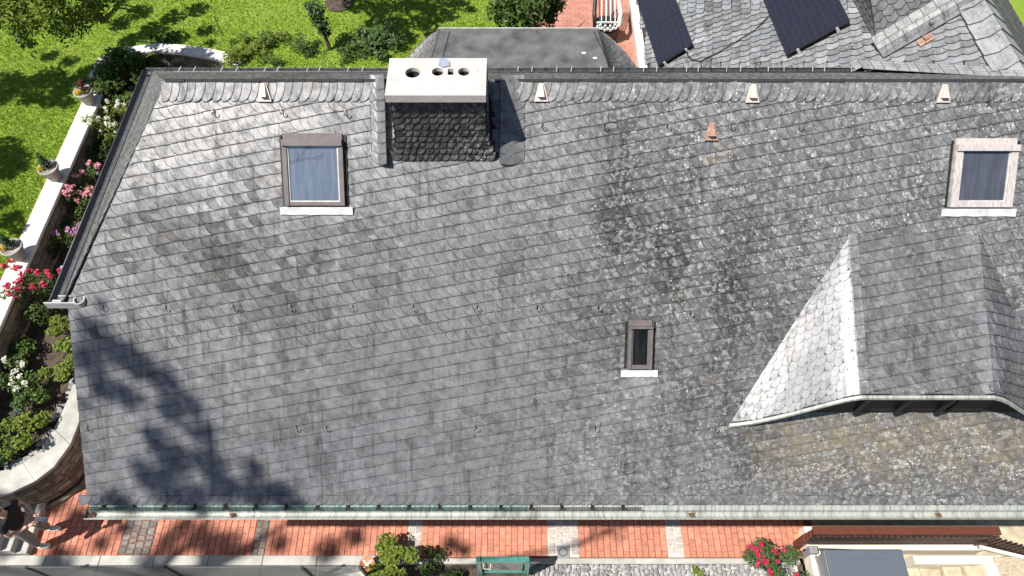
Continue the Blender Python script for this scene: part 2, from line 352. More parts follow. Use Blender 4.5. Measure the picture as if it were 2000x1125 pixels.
# ---- brick path along the house: every brick in view a brick
path = struct(MB().add([(-9.9, 2.96, -.012), (5.3, 2.96, -.012), (5.3, 5.2, -.012), (-9.9, 5.2, -.012)], [(0, 1, 2, 3)]).build('brick_path', 'mortar'))
STRIPS = [(-6.82, -6.26, 4, 'sett_grey'), (-4.51, -4.28, 2, 'sett_grey'), (-1.83, -1.58, 2, 'sett_pale'), (.62, 1.16, 4, 'sett_pale'), (2.70, 2.98, 2, 'sett_pale')]
def brick_me(k):
    L, W = .198, .0985; b = MB().box(-W/2, W/2, -L/2, L/2, -.05, 0, .004); return b.mesh('brick', 'brick_red')
bme = [brick_me(k) for k in range(2)]
cand = []; halves = []
edges = [-9.2]+[e for s in STRIPS for e in s[:2]]+[5.15]
for a, b in zip(edges[0::2], edges[1::2]):
    n = max(1, int((b-a-.01)/.1035)); pitch = (b-a)/n
    for i in range(n):
        x = a+(i+.5)*pitch
        if i % 2: halves.append(x)
        for j in range(0, 9):
            y = 2.973+.1+j*.2025+(.101 if i % 2 else 0.0)
            ymax = 5.0 if x < -7.2 else 4.05
            if y < ymax and not (x < -8.45 and y > 3.9): cand.append((x, y))
def vis(x, y):                       # how much of the brick the eave lets the photograph see
    return (y < 3.62 and x > -9.0) or (x < -7.75 and y < 4.9)
cand.sort(key=lambda q: (not vis(*q), q[1]+.0*q[0]))
rest = MB()
for k, (x, y) in enumerate(cand):
    dz = U(-.004, .003)+(.006*((k*7) % 5 == 0) if x > 1.2 else 0); a = U(-.012, .012)
    if k < 298: place('brick', bme[0], path, Matrix.Translation((x, y, dz)) @ Matrix.Rotation(a, 4, 'Z'))
    else: rest.box(x-.049, x+.049, y-.099, y+.099, -.05, dz, .004)
for x in halves: rest.box(x-.049, x+.049, 2.973, 3.072, -.05, 0, .004)
tag(rest.build('brick', 'brick_red', path), kind='stuff')
for x0, x1, nc, mt in STRIPS:
    if mt == 'sett_pale': MB().add([(x0, 2.97, -.008), (x1, 2.97, -.008), (x1, 4.1, -.008), (x0, 4.1, -.008)], [(0, 1, 2, 3)]).build('sett_bedding', 'sett_joint', path)
    w = (x1-x0)/nc
    for c_ in range(nc):
        y = 2.98+U(0, .06)
        while y < 3.95:
            h = U(.09, .135); x = x0+(c_+.5)*w; hw = w/2-U(.006, .013); hh = h/2-U(.006, .012)
            if not (x0 == .62 and abs(x-.88) < .17 and 2.9 < y < 3.18):
                j = [(U(-.008, .008), U(-.008, .008)) for _ in range(4)]; q = [(-hw, -hh), (hw, -hh), (hw, hh), (-hw, hh)]
                b = MB(); z = U(-.002, .008)
                lo = [(q[i][0]+j[i][0], q[i][1]+j[i][1], -.05) for i in range(4)]; mi = [(p[0], p[1], z-.010) for p in lo]; hi = [(p[0]*.82, p[1]*.82, z) for p in lo]
                b.add(lo+mi+hi, [(8, 9, 10, 11)]+[(k+i, k+(i+1) % 4, k+4+(i+1) % 4, k+4+i) for k in (0, 4) for i in range(4)])
                link('sett', b.mesh('sett', mt), path, (x, y+h/2, 0))
            y += h
# ---- concrete coping in front of the path
cop = struct(MB().box(-10, -2.35, 1.9, 2.965, -.3, .02).build('coping', 'concrete_coping'))
x = -9.85
for k in range(9):
    x1 = x+.93
    if x1 > -2.35: x1 = -2.35
    MB().box(x+.005, x1-.005, 2.30, 2.99, .022, .07, .008).build('coping_slab', 'concrete_coping', cop); x = x1
    if x >= -2.36: break
MB().box(-2.70, -2.30, 2.62, 2.97, .072, .10, .006).build('pot_slab', 'concrete_coping', cop)
struct(MB().box(-2.34, 4.95, 2.86, 2.955, -.2, .02, .01).build('kerb', 'concrete_coping'))
struct(MB().add([(-2.3, 1.2, -.06), (5, 1.2, -.06), (5, 2.86, -.06), (-2.3, 2.86, -.06)], [(0, 1, 2, 3)]).build('front_bed', 'soil'))
# white stones: those that show largest singly, under the bed they fill
gb = struct(MB().add([(.3, 1.9, -.045), (4.9, 1.9, -.045), (4.9, 2.855, -.045), (.3, 2.855, -.045)], [(0, 1, 2, 3)]).build('gravel_bed', 'sett_joint'))
def stone_me(seed, sq=.7):
    r = random.Random(seed); b = MB(); prof = [(0.01, -.5), (.75, -.35), (1, .0), (.7, .38), (.01, .5)]
    vs = []
    for rr, z in prof:
        for k in range(7): a = 2*math.pi*k/7; q = rr*r.uniform(.75, 1.2); vs.append((q*math.cos(a), q*math.sin(a)*.75, z*sq*r.uniform(.8, 1.2)))
    b.add(vs, [(i*7+k, i*7+(k+1) % 7, (i+1)*7+(k+1) % 7, (i+1)*7+k) for i in range(4) for k in range(7)]); return b
stm = [stone_me(k).mesh('stone', 'gravel_white') for k in range(6)]
cnt = 0
for j in range(9):
    for i in range(58):
        x = .36+i*.078+U(-.02, .02); y = 2.82-j*.068+U(-.02, .02)
        if cnt < 290 and not (4.0 < x < 4.9 and y < 2.6):
            s = U(.036, .060); place('stone', stm[(i*5+j*3) % 6], gb, Matrix.Translation((x, y, -.02+U(0, .02))) @ Matrix.Rotation(U(0, 6), 4, 'Z') @ Matrix.Diagonal((s, s, s, 1))); cnt += 1

# ------------------------------------------------------------------ the house
HO = Vector((0, 6.8, 0))
house = thing('slate_house', 'long house under a weathered grey slate roof with chimney, skylights and dormer', 'house', HO)
MS, Y0, Z0 = .95, 2.876, 3.40       # front slope: z = Z0 + MS (y - Y0)
LS = math.hypot(1, MS); WV = np.array([0, 1, MS])/LS; NV = np.array([0, -MS, 1])/LS; RO = np.array([0, Y0, Z0])
def RW(u, w, h=0.0): return RO+np.array([u, 0, 0])+WV*w+NV*h
def UW(px, py, h=0.0):
    q = onpl(px, py, RO+NV*h, NV); return q[0], (q[1]-NV[1]*h-Y0)*LS
WR = 5.42; XE = 8.4; Z1 = 5.287; RIDGE = RW(0, WR)
ROOF = [(-5.62, 0.0), (XE, 0.0), (XE, WR), (-4.118, WR), (-5.586, 2.74)]
front = MB().add([RW(*p, -.012) for p in ROOF]+[RW(*p, -.13) for p in ROOF], [(0, 1, 2, 3, 4), (9, 8, 7, 6, 5)]+[(5+i, 5+(i+1) % 5, (i+1) % 5, i) for i in range(5)]).build('front_roof', 'deck', house)
tag(front, 'weathered grey slate slope facing the path')
MB().box(-5.3, XE, 3.95, 9.0, -.2, 3.3).build('wall', 'house_wall', house)
MB().box(-5.3, -5.1, 4.75, 9.0, 3.3, 5.05).build('gable_wall', 'house_wall', house)

# how the slates have weathered, slate by slate; the upper-left sheen is painted in too
def bump2(u, w, cu, cw, su, sw): return math.exp(-((u-cu)/su)**2-((w-cw)/sw)**2)
def wear_sheen_map(u, w):
    lich = .10+.40*(1/(1+math.exp(-(u-.4)*1.5)))+.12*bump2(u, w, 1.0, .6, 1.2, .9)+.26*bump2(u, w, 5.2, .5, 2.2, .6)
    lich += .12*(w-2.7)/2.7 if u > 0 else 0
    lich -= .18*bump2(u, w, -3, 1.5, 2.5, 1.2)
    tone = 1.0+.10*bump2(u, w, -3.3, 4.7, 1.6, 1.2)
    wob = .5+.5*math.sin(u*5.1+w*1.3)*math.sin(w*3.1-u*1.7+1.0)
    for cu, su, cw, sw, a in ((-1.75, .35, 2.9, .8, .14), (1.25, .28, 3.9, 1.1, .42), (1.55, .35, 4.0, .6, .36), (2.6, .25, 3.4, .6, .28), (1.95, .38, 3.0, 1.6, .36), (2.75, .36, 2.6, 1.5, .34), (3.35, .28, 2.5, .9, .28), (-3.6, .75, 3.35, .45, .30), (-2.3, .35, 3.3, .5, .2), (-4.0, .3, 3.0, .35, .22), (1.3, .3, 2.6, .8, .22), (-4.5, .5, 3.7, .45, .24), (-2.9, .5, 2.7, .4, .16), (.8, .25, 2.0, .9, .22), (-3.1, .3, 4.3, .5, .18), (3.0, .5, .9, .9, .2)):
        tone -= 1.55*a*bump2(u, w, cu, cw, su, sw)*(.35+.9*wob)*U(.7, 1.25)
    tone -= .22/(1+math.exp(-(u-3.2)*8))*bump2(0, w, 0, .6, 1, .7)
    tone += .55*bump2(u, w, 1.62, 1.62, .2, .26)+.15*bump2(u, w, 5.6, 3.55, .5, .4)
    brown = 1.0/(1+math.exp(-(u-3.2)*8))*bump2(0, w, 0, .85, 1, .55)+.05*bump2(u, w, 2.4, 3.0, 1.0, 1.2)
    brown += 1.2*bump2(u, w, 2.44, 4.60, .09, .14)
    return tone, lich, brown
def wearval(u, w, extra=1.0):
    tone, lich, brown = wear_sheen_map(u, w); j_ = .055+.07*bump2(u, w, -3.6, 3.8, 1.6, 1.1)+(.06 if u > .2 and w > 2.4 else 0); tone *= U(1-j_, 1+j_)*extra
    if rnd.random() < .06: tone *= U(.74, .88)
    if u < -1.6 and 2.3 < w < 4.6 and rnd.random() < .35*bump2(u, w, -3.6, 3.4, 1.3, .9): tone *= U(.55, .8)
    if rnd.random() < .03: brown += .25
    return (max(.2, min(1.0, tone*.5)), max(0, min(1, lich*U(.55, 1.35))), max(0, min(1, brown*U(.5, 1.2))))

def clip(poly, conv):
    out = poly
    for i in range(len(conv)):
        ax, ay = conv[i]; bx, by = conv[(i+1) % len(conv)]; inp = out; out = []
        if not inp: return []
        sd = lambda p: (bx-ax)*(p[1]-ay)-(by-ay)*(p[0]-ax)
        for j in range(len(inp)):
            p = inp[j]; q = inp[(j+1) % len(inp)]; a, b = sd(p), sd(q)
            if a >= 0: out.append(p)
            if a*b < 0: t_ = a/(a-b); out.append((p[0]+t_*(q[0]-p[0]), p[1]+t_*(q[1]-p[1])))
    return out
class SlateField:
    """collects slates (outline, height function) as one mesh with rim and wear attributes"""
    def __init__(s): s.v = []; s.f = []; s.rim = []; s.wear = []
    def slate(s, poly, hf, fr, wear, skirt=.014, inset=.012, rim=1.0, rf=None):
        n = len(poly)
        if n < 3: return
        cx = sum(p[0] for p in poly)/n; cy = sum(p[1] for p in poly)/n; b = len(s.v)
        inn = []
        for p in poly:
            d = math.hypot(p[0]-cx, p[1]-cy)+1e-6; k = max(0, 1-inset*1.2/d); inn.append((cx+(p[0]-cx)*k, cy+(p[1]-cy)*k))
        s.v += [fr(p[0], p[1], hf(*p)) for p in inn]+[fr(p[0], p[1], hf(*p)) for p in poly]+[fr(p[0], p[1], hf(*p)-skirt) for p in poly]
        s.rim += [0.0]*n+([rf(*p) for p in poly] if rf else [rim]*n)+[1.0]*n; s.wear += [wear]*(3*n)
        s.f.append(tuple(b+i for i in range(n)))
        for i in range(n):
            j = (i+1) % n; s.f.append((b+i, b+n+i, b+n+j, b+j)); s.f.append((b+n+i, b+2*n+i, b+2*n+j, b+n+j))
    def mesh(s, name, mat):
        me = bpy.data.meshes.new(name); me.from_pydata([tuple(map(float, p)) for p in s.v], [], s.f)
        a = me.attributes.new('rim', 'FLOAT', 'POINT'); a.data.foreach_set('value', np.array(s.rim, np.float32))
        a = me.attributes.new('wear', 'FLOAT_COLOR', 'POINT'); a.data.foreach_set('color', np.array([(*w, 1) for w in s.wear], np.float32).ravel())
        me.materials.append(M[mat]); me.update(); return me
def scale_outline(W, H, lap_s, lap_h, var):
    """slate rounded at its lower left corner, in course coordinates (p along, q up)"""
    a, b = (.86*W, .98*H) if var == 0 else (.74*W, .90*H) if var == 1 else (.95*W, 1.02*H)
    pts = [(W+lap_s, -.0), (a, 0.0)]
    for k in range(1, 6):
        th = math.pi/2*k/6; pts.append((a-a*math.sin(th), b-b*math.cos(th)))
    pts += [(0, b), (0, H+lap_h), (W+lap_s, H+lap_h)]
    return pts[::-1]
def slate_h(W, H): return lambda p, q: .021*(1-q/(H*1.55))+.0045*(1-p/(W*2.2))
CS = .187; CN = math.hypot(1, CS); HQ = .1452                        # courses climb to the right
def course_uw(s, q): return (s/CN-q*CS/CN, s*CS/CN+q/CN)
def inv_course(u, w): return ((u+w*CS)/CN, (w-u*CS)/CN)
ARC = lambda H, k=.4: (lambda p, q: .75 if q < .006 else k if q < H*1.03 else 0.0)
single_me = {}
def single_mesh(W, var):
    key = (W, var)
    if key not in single_me:
        fld = SlateField(); fld.slate(scale_outline(W, HQ, .19-W*.3, .03, var)[::-1], slate_h(W, HQ), lambda p, q, h: (p, q, h), (.5, 0, 0), rf=ARC(HQ, .8)); single_me[key] = fld.mesh('slate', 'slate_single')
    return single_me[key]
SKYL = [(-2.80, -2.00, 3.92, 4.83), (5.28, 6.14, 3.90, 4.77), (1.44, 1.80, 1.86, 2.52)]
CHIM = (-1.50, -.13, 4.50, WR)
def dormer_in(u, w):
    if w < 1.36 or w > 3.5: return False
    f_ = (w-1.17)/(3.57-1.17); l = 2.79+(4.18-2.79)*f_; r = 7.13+(5.75-7.13)*f_; return l+.16 < u < r-.16
fld = SlateField(); WIDTHS = [.085, .10, .112, .125, .14, .16, .18]; singles = []
for k in range(-12, 46):
    s = inv_course(-6.2, 0)[0]-2+U(0, .1)
    while True:
        u, w = course_uw(s, k*HQ)
        if u > XE: break
        base = .108 if w > 2.2 else .108+.055*(2.2-w)/2.2
        W = min(WIDTHS, key=lambda q: abs(q-base*U(.72, 1.3))); var = rnd.randrange(3)
        s1 = s+W
        uc, wc = course_uw(s+W/2, (k+.5)*HQ)
        if -5.9 < uc < XE and -.15 < wc < WR+.1 and not dormer_in(uc, wc) and not any(a+.06 < uc-.08 and uc+.1 < b-.0 and c_+.1 < wc < d-.1 for a, b, c_, d in SKYL+[CHIM]):
            wv = wearval(uc, wc); dq = U(-.005, .005); dh = U(-.0004, .0004)
            inside = uc > -4.0+.0 and uc < 6.2 and WR-1.45 < wc < WR-.32 and not (-2.95 < uc < .18 and wc > 3.75) and not (5.1 < uc < 6.4)
            if inside: singles.append((s, k, W, var, wv, dq, dh))
            else:
                poly = [course_uw(s+p, k*HQ+q+dq) for p, q in scale_outline(W, HQ, .19-W*.3, .03, var)][::-1]
                poly = clip(poly, ROOF)
                hf0 = slate_h(W, HQ); kt = .5 if wc < 2.6 and uc < 1.5 else 1.0; tx, ty = U(-.006, .006)*kt, U(-.020, .020)*kt
                def hf(u_, w_, s=s, k=k, hf0=hf0, dh=dh, tx=tx, ty=ty): a, b = inv_course(u_, w_); return max(.0005, hf0(a-s, b-k*HQ)+dh+(a-s)*tx+(b-k*HQ)*ty)
                ka = U(.55, 1.15) if wc > 2.2 else U(.1, .5); fld.slate(poly, hf, RW, wv, rf=lambda u_, w_: ARC(HQ, ka)(0, inv_course(u_, w_)[1]-k*HQ-dq))
        s = s1
rnd.shuffle(singles); singles.sort(key=lambda q: abs(course_uw(q[0], q[1]*HQ)[0]-1.6))
for i, (s, k, W, var, wv, dq, dh) in enumerate(singles):
    if i < 205:
        u, w = course_uw(s, k*HQ+dq); o_ = RW(u, w, dh); ax = np.array([1/CN, 0, 0])+WV*CS/CN; ay = -np.array([CS/CN, 0, 0])+WV/CN
        mt = Matrix(((ax[0], ay[0], NV[0], o_[0]), (ax[1], ay[1], NV[1], o_[1]), (ax[2], ay[2], NV[2], o_[2]), (0, 0, 0, 1))) @ Matrix.Rotation(U(-.018, .018), 4, 'X') @ Matrix.Rotation(U(-.005, .005), 4, 'Y')
        o = place('slate', single_mesh(W, var), front, mt); o.color = (*wv, 1)
    else:
        poly = [course_uw(s+p, k*HQ+q+dq) for p, q in scale_outline(W, HQ, .19-W*.3, .03, var)][::-1]; hf0 = slate_h(W, HQ)
        fld.slate(poly, lambda u_, w_: hf0(inv_course(u_, w_)[0]-s, inv_course(u_, w_)[1]-k*HQ)+dh, RW, wv, rf=lambda u_, w_: ARC(HQ, .8)(0, inv_course(u_, w_)[1]-k*HQ-dq))
tag(link('slate', fld.mesh('slates', 'slate'), front), kind='stuff')
# border courses whose slates turn the other way: along the ridge and along the eave
def border(w0, w1, u0, u1, step, lift, name, parent, tonek=1.0, skip=None):
    fb = SlateField(); u = u1; H = w1-w0
    while u > u0:
        W = step*U(.8, 1.2); a, b = min(.16, W*1.2), H*.98; r = u+.05
        pts = [(u-W, w0+U(-.004, .004)), (r-a, w0)]
        for k in range(1, 7): th = math.pi/2*k/7; pts.append((r-a+a*math.sin(th), w0+b-b*math.cos(th)))
        pts += [(r, w1), (u-W, w1)]
        if not (skip and skip[0] < u-W/2 < skip[1]):
            fb.slate(pts, lambda p, q, r=r, W=W: lift+.014*(1-(q-w0)/(H*1.6))+.010*(1-(r-p)/(W*1.8)), RW, wearval(u-W/2, (w0+w1)/2, tonek), rim=.75 if w0 > 1 else .35)
        u -= W
    return tag(link(name, fb.mesh(name, 'slate'), parent), kind='stuff')
border(WR-.235, WR+.012, -4.14, XE, .105, .012, 'ridge_slate', front, 1.06, (-1.52, -.2))
border(.0, .135, -5.62, XE, .125, .010, 'eave_slate', front)
# ridge roll, hip end, back slope
hipn = np.array([-1.2, 0, 1])
hp = [np.array(p) for p in ((-4.118, RIDGE[1], RIDGE[2]+.004), (-5.66, 4.80, 5.265), (-5.66, 9.15, 5.265))]
hr = MB().add([*hp, *[p-np.array([0, 0, .1]) for p in hp]], [(0, 1, 2), (5, 4, 3), (0, 3, 4, 1), (1, 4, 5, 2), (2, 5, 3, 0)]).build('left_hip_roof', 'deck', house)
hl = math.hypot(1, 1.2); ha = np.array([0, 1.0, 0]); hb = np.array([1/hl, 0, 1.2/hl]); hn = np.array([-1.2, 0, 1])/hl; ho = hp[1]
def HIP(p, q, h=0): return ho+ha*p+hb*q+hn*h
tri = [(0, 0), (4.35, 0), ((hp[0]-ho)@ha, (hp[0]-ho)@hb)]
fh = SlateField()
for k in range(-1, 22):
    p = -.2+U(0, .1)
    while p < 4.4:
        W = .13*U(.8, 1.3); pts = [(p, k*.125), (p+W+.03, k*.125+.02), (p+W+.03, k*.125+.16), (p-.02, k*.125+.15)]
        pl = clip(pts, tri); tn = wearval(-4.8, 4.4); fh.slate(pl, lambda a, b, k=k: .006+.012*(1-(b-k*.125)/.2), HIP, (tn[0]*1.1, .15, .0), rim=.4); p += W
tag(link('slate', fh.mesh('hip_slates', 'slate_matt'), hr), kind='stuff')
YBK, ZBK = 9.12, 5.27; bm = (RIDGE[2]-ZBK)/(YBK-RIDGE[1]); bl = math.hypot(1, bm)
bp = [(-4.118, RIDGE[1]+.003, RIDGE[2]), (-5.66, YBK, ZBK), (XE, YBK, ZBK), (XE, RIDGE[1]+.003, RIDGE[2])]
bk = MB().add(bp+[(a, b, c_-.1) for a, b, c_ in bp], [(3, 2, 1, 0), (4, 5, 6, 7), (1, 2, 6, 5)]).build('back_roof', 'deck', house)
fbk = SlateField(); bo = np.array([0, YBK, ZBK]); bv = np.array([0, -1, bm])/bl; bn = np.array([0, bm, 1])/bl
def BK(u, w, h=0): return bo+np.array([u, 0, 0])+bv*w+bn*h
BL = bl*(YBK-RIDGE[1]); bpoly = [(-5.66, 0), (-4.118, BL), (XE, BL), (XE, 0)][::-1]
for k in range(int(BL/.15)+1):
    u = -5.8
    while u < XE:
        W = .15*U(.8, 1.3); pl = clip([(u, k*.15), (u+W+.03, k*.15), (u+W+.03, k*.15+.2), (u, k*.15+.2)], bpoly[::1])
        fbk.slate(pl, lambda a, b, k=k: .004+.014*(1-(b-k*.15)/.24), BK, wearval(min(u, 5), 4.5)); u += W
tag(link('slate', fbk.mesh('back_slates', 'slate_matt'), bk), kind='stuff')
rr = MB()                                                            # ragged ridge overhang
u = -4.12
while u < XE:
    W = U(.14, .22); h = U(.018, .034)
    if not (-1.45 < u < -.25): rr.bar(RW(u, WR+.012, h), RW(u+W*1.08, WR+.012, h+.006), .035, .012, NV)
    u += W
tag(rr.build('ridge_cap', 'deck', house), kind='stuff')
MB().bar(RW(-5.585, .0, -.09), RW(-5.565, 2.65, -.09), .035, .12, NV).build('verge_board', 'wood_dark', house)

# gutters
def trough(p, q, r, mat, parent, name='gutter', side=(0, -1, 0), th=.006):
    p, q, sd = np.array(p), np.array(q), np.array(side); rows = []
    for rad in (r, r-th):
        rows.append([(math.cos(a), math.sin(a), rad) for a in np.linspace(0, math.pi, 11)])
    b = MB(); n = 11
    prof = [(-c_*rad, -s_*rad) for c_, s_, rad in rows[0]]+[(-c_*rad, -s_*rad) for c_, s_, rad in rows[1][::-1]]
    for e in (p, q): b.v += [tuple(map(float, e+sd*x+np.array([0, 0, z]))) for x, z in prof]
    m_ = len(prof); b.f += [(i, (i+1) % m_, m_+(i+1) % m_, m_+i) for i in range(m_)]
    b.f += [tuple(range(n)), tuple(range(m_, m_+n))]                 # closed ends
    g_ = b.build(name, mat, parent, True)
    bead = MB().tube([tuple(p+sd*r), tuple(q+sd*r)], .010, 6); bead.build('bead', mat, g_, True)
    return g_
GY, GZ = 2.765, 3.335
g1 = trough((-5.66, GY, GZ), (XE, GY, GZ), .062, 'gutter_pale', house); tag(g1, 'pale half-round front gutter')
for x0, x1, mt in ((-5.6, .2, 'copper_patina'), (.205, XE, 'gutter_pale')):
    MB().add([(x0, 2.90, 3.405), (x1, 2.90, 3.405), (x1, 2.815, 3.345), (x0, 2.815, 3.345), (x1, 2.805, 3.30), (x0, 2.805, 3.30)], [(0, 3, 2, 1), (3, 5, 4, 2)]).build('apron_flashing', mt, house)
for px in (455, 1350, 1832, 180):
    q = onz(px, 1003, 3.30)
    b = MB()
    for _ in range(16): b.bar((q[0]+U(-.04, .04), GY+U(-.03, .03), 3.285+U(0, .02)), (q[0]+U(-.05, .05), GY+U(-.03, .03), 3.295+U(0, .03)), .02, .004)
    tag(b.build('leaf_litter', 'rust', house), kind='stuff')
# snow guard
sg = MB()
for h in (.055, .115): sg.tube([RW(-5.62, -.02, h), RW(1.70, -.02, h)], .006, 5)
guard = sg.build('snow_guard', 'black_plastic', house); tag(guard, 'dark lattice snow guard above the front gutter')
zz = MB(); x = -5.6
while x < 1.68: zz.bar(RW(x, -.02, .055), RW(x+.03, -.02, .115), .004, .004); zz.bar(RW(x+.03, -.02, .055), RW(x, -.02, .115), .004, .004); x += .035
tag(zz.build('lattice', 'hook_metal', guard), kind='stuff')
x = -5.42
while x < 1.7:
    MB().bar(RW(x, .05, .02), RW(x, -.06, .02), .035, .008, NV).bar(RW(x, -.03, .0), RW(x, -.025, .12), .03, .008).build('bracket', 'black_plastic', guard); x += .405
hgx = -5.765
trough((hgx, 4.88, 5.27), (hgx, 9.2, 5.27), .075, 'zinc', house, side=(-1, 0, 0))
MB().add([(-5.64, 4.82, 5.30), (-5.64, 9.1, 5.30), (-5.69, 9.1, 5.25), (-5.69, 4.82, 5.25)], [(0, 1, 2, 3)]).build('hip_flashing', 'zinc_light', house)
trough((-5.83, 9.19, 5.25), (5.45, 9.19, 5.25), .075, 'zinc', house, side=(0, 1, 0))
bx = MB(); bx.box(-5.84, -5.44, 4.80, 4.815, 5.24, 5.36).box(-5.70, -5.44, 4.91, 4.925, 5.26, 5.35).box(-5.84, -5.45, 4.81, 4.92, 5.235, 5.25)
bx.lathe([(.065, -.10), (.072, .0), (.06, .0), (.055, -.08), (.001, -.085)], (-5.42, 4.862, 5.35), 14); bx.build('gutter_end', 'zinc_light', house)
MB().lathe([(.045, .02), (.03, .03), (.001, .032)], (-5.45, 4.862, 5.245), 10).build('leaf_litter', 'rust', house)
for i in range(52):                                                   # brackets and ties over the back gutter
    x = -5.5+i*.222+U(-.03, .03)
    if -1.5 < x < -.2: continue
    MB().bar((x, 9.10, 5.275), (x+.03, 9.265, 5.285), .010, .006).build('gutter_tie', 'zinc_light' if i % 3 else 'black_plastic', house)
MB().tube([(-5.3, 9.05, 5.36), (5.6, 9.05, 5.36)], .010, 5).build('heating_cable', 'black_plastic', house)

# chimney
CX0, CX1, CYF, CYB, CZT = -1.345, -.292, 6.165, 6.62, 7.47
ch = link('chimney', None, house, (-.82, 6.4, 6.5)); tag(ch, 'slate clad chimney with a pale concrete cap')
ys_ = lambda z: CYF-(.0 if z > 6.72 else .015*((6.72-z)/.2)**1.5)
flare = lambda z: 0 if z > 6.95 else .11*((6.95-z)/.45)**1.6
rows = []
for z in np.linspace(6.40, CZT, 10):
    e = flare(z); rows.append([(CX0-e, ys_(z)-e*.1, z), (CX1+e, ys_(z)-e*.1, z), (CX1+e*.8, CYB, z), (CX0-e*.8, CYB, z), (CX0-e, ys_(z)-e*.1, z)])
MB().sheet(rows).build('shaft', 'deck', ch)
# scales on the chimney front, each its own slate (rounded lower right corner)
def chim_face(w, h):
    f_ = SlateField(); a, b = w*.8, h*.95; pts = [(0, 0), (w-a, 0)]
    for k in range(1, 6): th = math.pi/2*k/6; pts.append((w-a+a*math.sin(th), b-b*math.cos(th)))
    pts += [(w, h+.03), (-.03, h+.03)]
    f_.slate(pts, lambda p, q: .022*(1-q/(h*1.7))+.012*(p/w), lambda p, q, hh: (p, q, hh), (.5, 0, 0), .02, .006); return f_.mesh('slate', 'chimney_slate')
cm = [chim_face(w, .098) for w in (.082, .098, .118)]
z = 6.515; r_ = 0
while z < 7.36:
    e = flare(z+.03); x = CX0-e; nz = ys_(z); ny2 = ys_(z+.1)-flare(z+.1)*.12; slope = math.atan2((ny2-(nz-flare(z)*.12)), .1)
    first = True
    while x < CX1+e-.03:
        i = rnd.randrange(3); w = (.082, .098, .118)[i]
        if first: i = 2; w = .118; first = False
        if x+w > CX1+e+.02: x = CX1+e-w
        mt = Matrix.Translation((x, nz-flare(z)*.12-.004, z)) @ Matrix.Rotation(math.pi/2-slope, 4, 'X') @ Matrix.Rotation(U(-.02, .02), 4, 'Z')
        o = place('slate', cm[i], ch, mt); sp_ = .25+.55*max(0, (x+.9)/.7)*(1.0 if z < 6.9 else .5); o.color = (.5*U(.75, 1.2), max(.05, min(.75, sp_)), .05, 1); x += w*.86
    z += .098
for sd, x in ((-1, CX0), (1, CX1)):                                    # side cladding
    f_ = SlateField(); z = 6.45
    while z < 7.38:
        y = CYF-.02
        while y < CYB:
            e = flare(z+.05); f_.slate([(y, z), (y+.12, z), (y+.12, z+.13), (y, z+.13)][::(1 if sd > 0 else -1)], lambda a, b, z=z, e=e: e+.006+.012*(1-(b-z)/.17), lambda a, b, h, x=x, sd=sd: (x+sd*h, a, b), wearval(0, 3)); y += .1
        z += .1
    tag(link('slate', f_.mesh('side_slates', 'slate'), ch), kind='stuff')
cap = MB(); cx0, cx1, cy0, cy1, cz0, cz1 = -1.385, -.285, 6.085, 6.69, 7.475, 7.575
# cap slab with real flue openings: a grid of cells leaves out the holes
holes = [((806, 142), .083, 'o'), ((855, 140), .066, 'o'), ((880, 140), .042, 's'), ((906, 140), .066, 'o')]
hc = [(onz(*p, cz1)[0], onz(*p, cz1)[1], r, k) for p, r, k in holes]
hc.sort(key=lambda h: h[0]); cuts = [cx0]+[(hc[i][0]+hc[i][2]+hc[i+1][0]-hc[i+1][2])/2 for i in range(3)]+[cx1]; lin = MB()
for i, h in enumerate(hc):
    xa, xb = cuts[i], cuts[i+1]; x, y, r, kd = h
    angs = sorted([2*math.pi*(k+.37)/28 for k in range(28)]+[math.atan2(b_-y, a_-x) % (2*math.pi) for a_ in (xa, xb) for b_ in (cy0, cy1)]+([math.atan2(b_, a_) % (2*math.pi) for a_ in (-.75, .75) for b_ in (-1.25, 1.25)] if kd == 's' else []))
    n = len(angs); ou, rg = [], []
    for a in angs:
        dx, dy = math.cos(a), math.sin(a); tx = ((xb-x) if dx > 0 else (xa-x))/dx if abs(dx) > 1e-6 else 9; ty = ((cy1-y) if dy > 0 else (cy0-y))/dy if abs(dy) > 1e-6 else 9
        t_ = min(tx, ty); ou.append((x+dx*t_, y+dy*t_)); q = r if kd == 'o' else r*min(.75/max(abs(dx), 1e-6), 1.25/max(abs(dy), 1e-6)); rg.append((x+dx*q, y+dy*q))
    cap.add([(*p, cz1) for p in ou]+[(*p, cz1) for p in rg]+[(*p, cz1-.05) for p in rg], [(k, (k+1) % n, n+(k+1) % n, n+k) for k in range(n)]+[(n+k, n+(k+1) % n, 2*n+(k+1) % n, 2*n+k) for k in range(n)])
    lin.add([(*p, cz1-.05) for p in rg]+[(*p, cz1-.45) for p in rg], [(k, (k+1) % n, n+(k+1) % n, n+k) for k in range(n)])
lin.build('flue_lining', 'flue_dark', ch)
lo = [(cx0, cy0), (cx1, cy0), (cx1, cy1), (cx0, cy1)]
cap.add([(*p, cz1) for p in lo]+[(*p, cz0) for p in lo], [(i, 4+i, 4+(i+1) % 4, (i+1) % 4) for i in range(4)])
capo = cap.build('cap', 'cap_sooty', ch); tag(capo, 'pale concrete cap with three round flues and a slot')
MB().add([(cx0+.1, cy0+.1, 7.13), (cx1-.1, cy0+.1, 7.13), (cx1-.1, cy1-.1, 7.13), (cx0+.1, cy1-.1, 7.13)], [(0, 1, 2, 3)]).build('flue_bottom', 'flue_dark', ch)
q = onz(868, 124, cz1)
MB().prism([(q[0]+dx*1.25, q[1]+dy*1.25) for dx, dy in ((-.045, .055), (-.055, -.03), (-.01, -.065), (.05, -.045), (.045, .015), (.01, .06))], cz1+.002, cz1+.018).build('flue_lid', 'white_plate', ch)
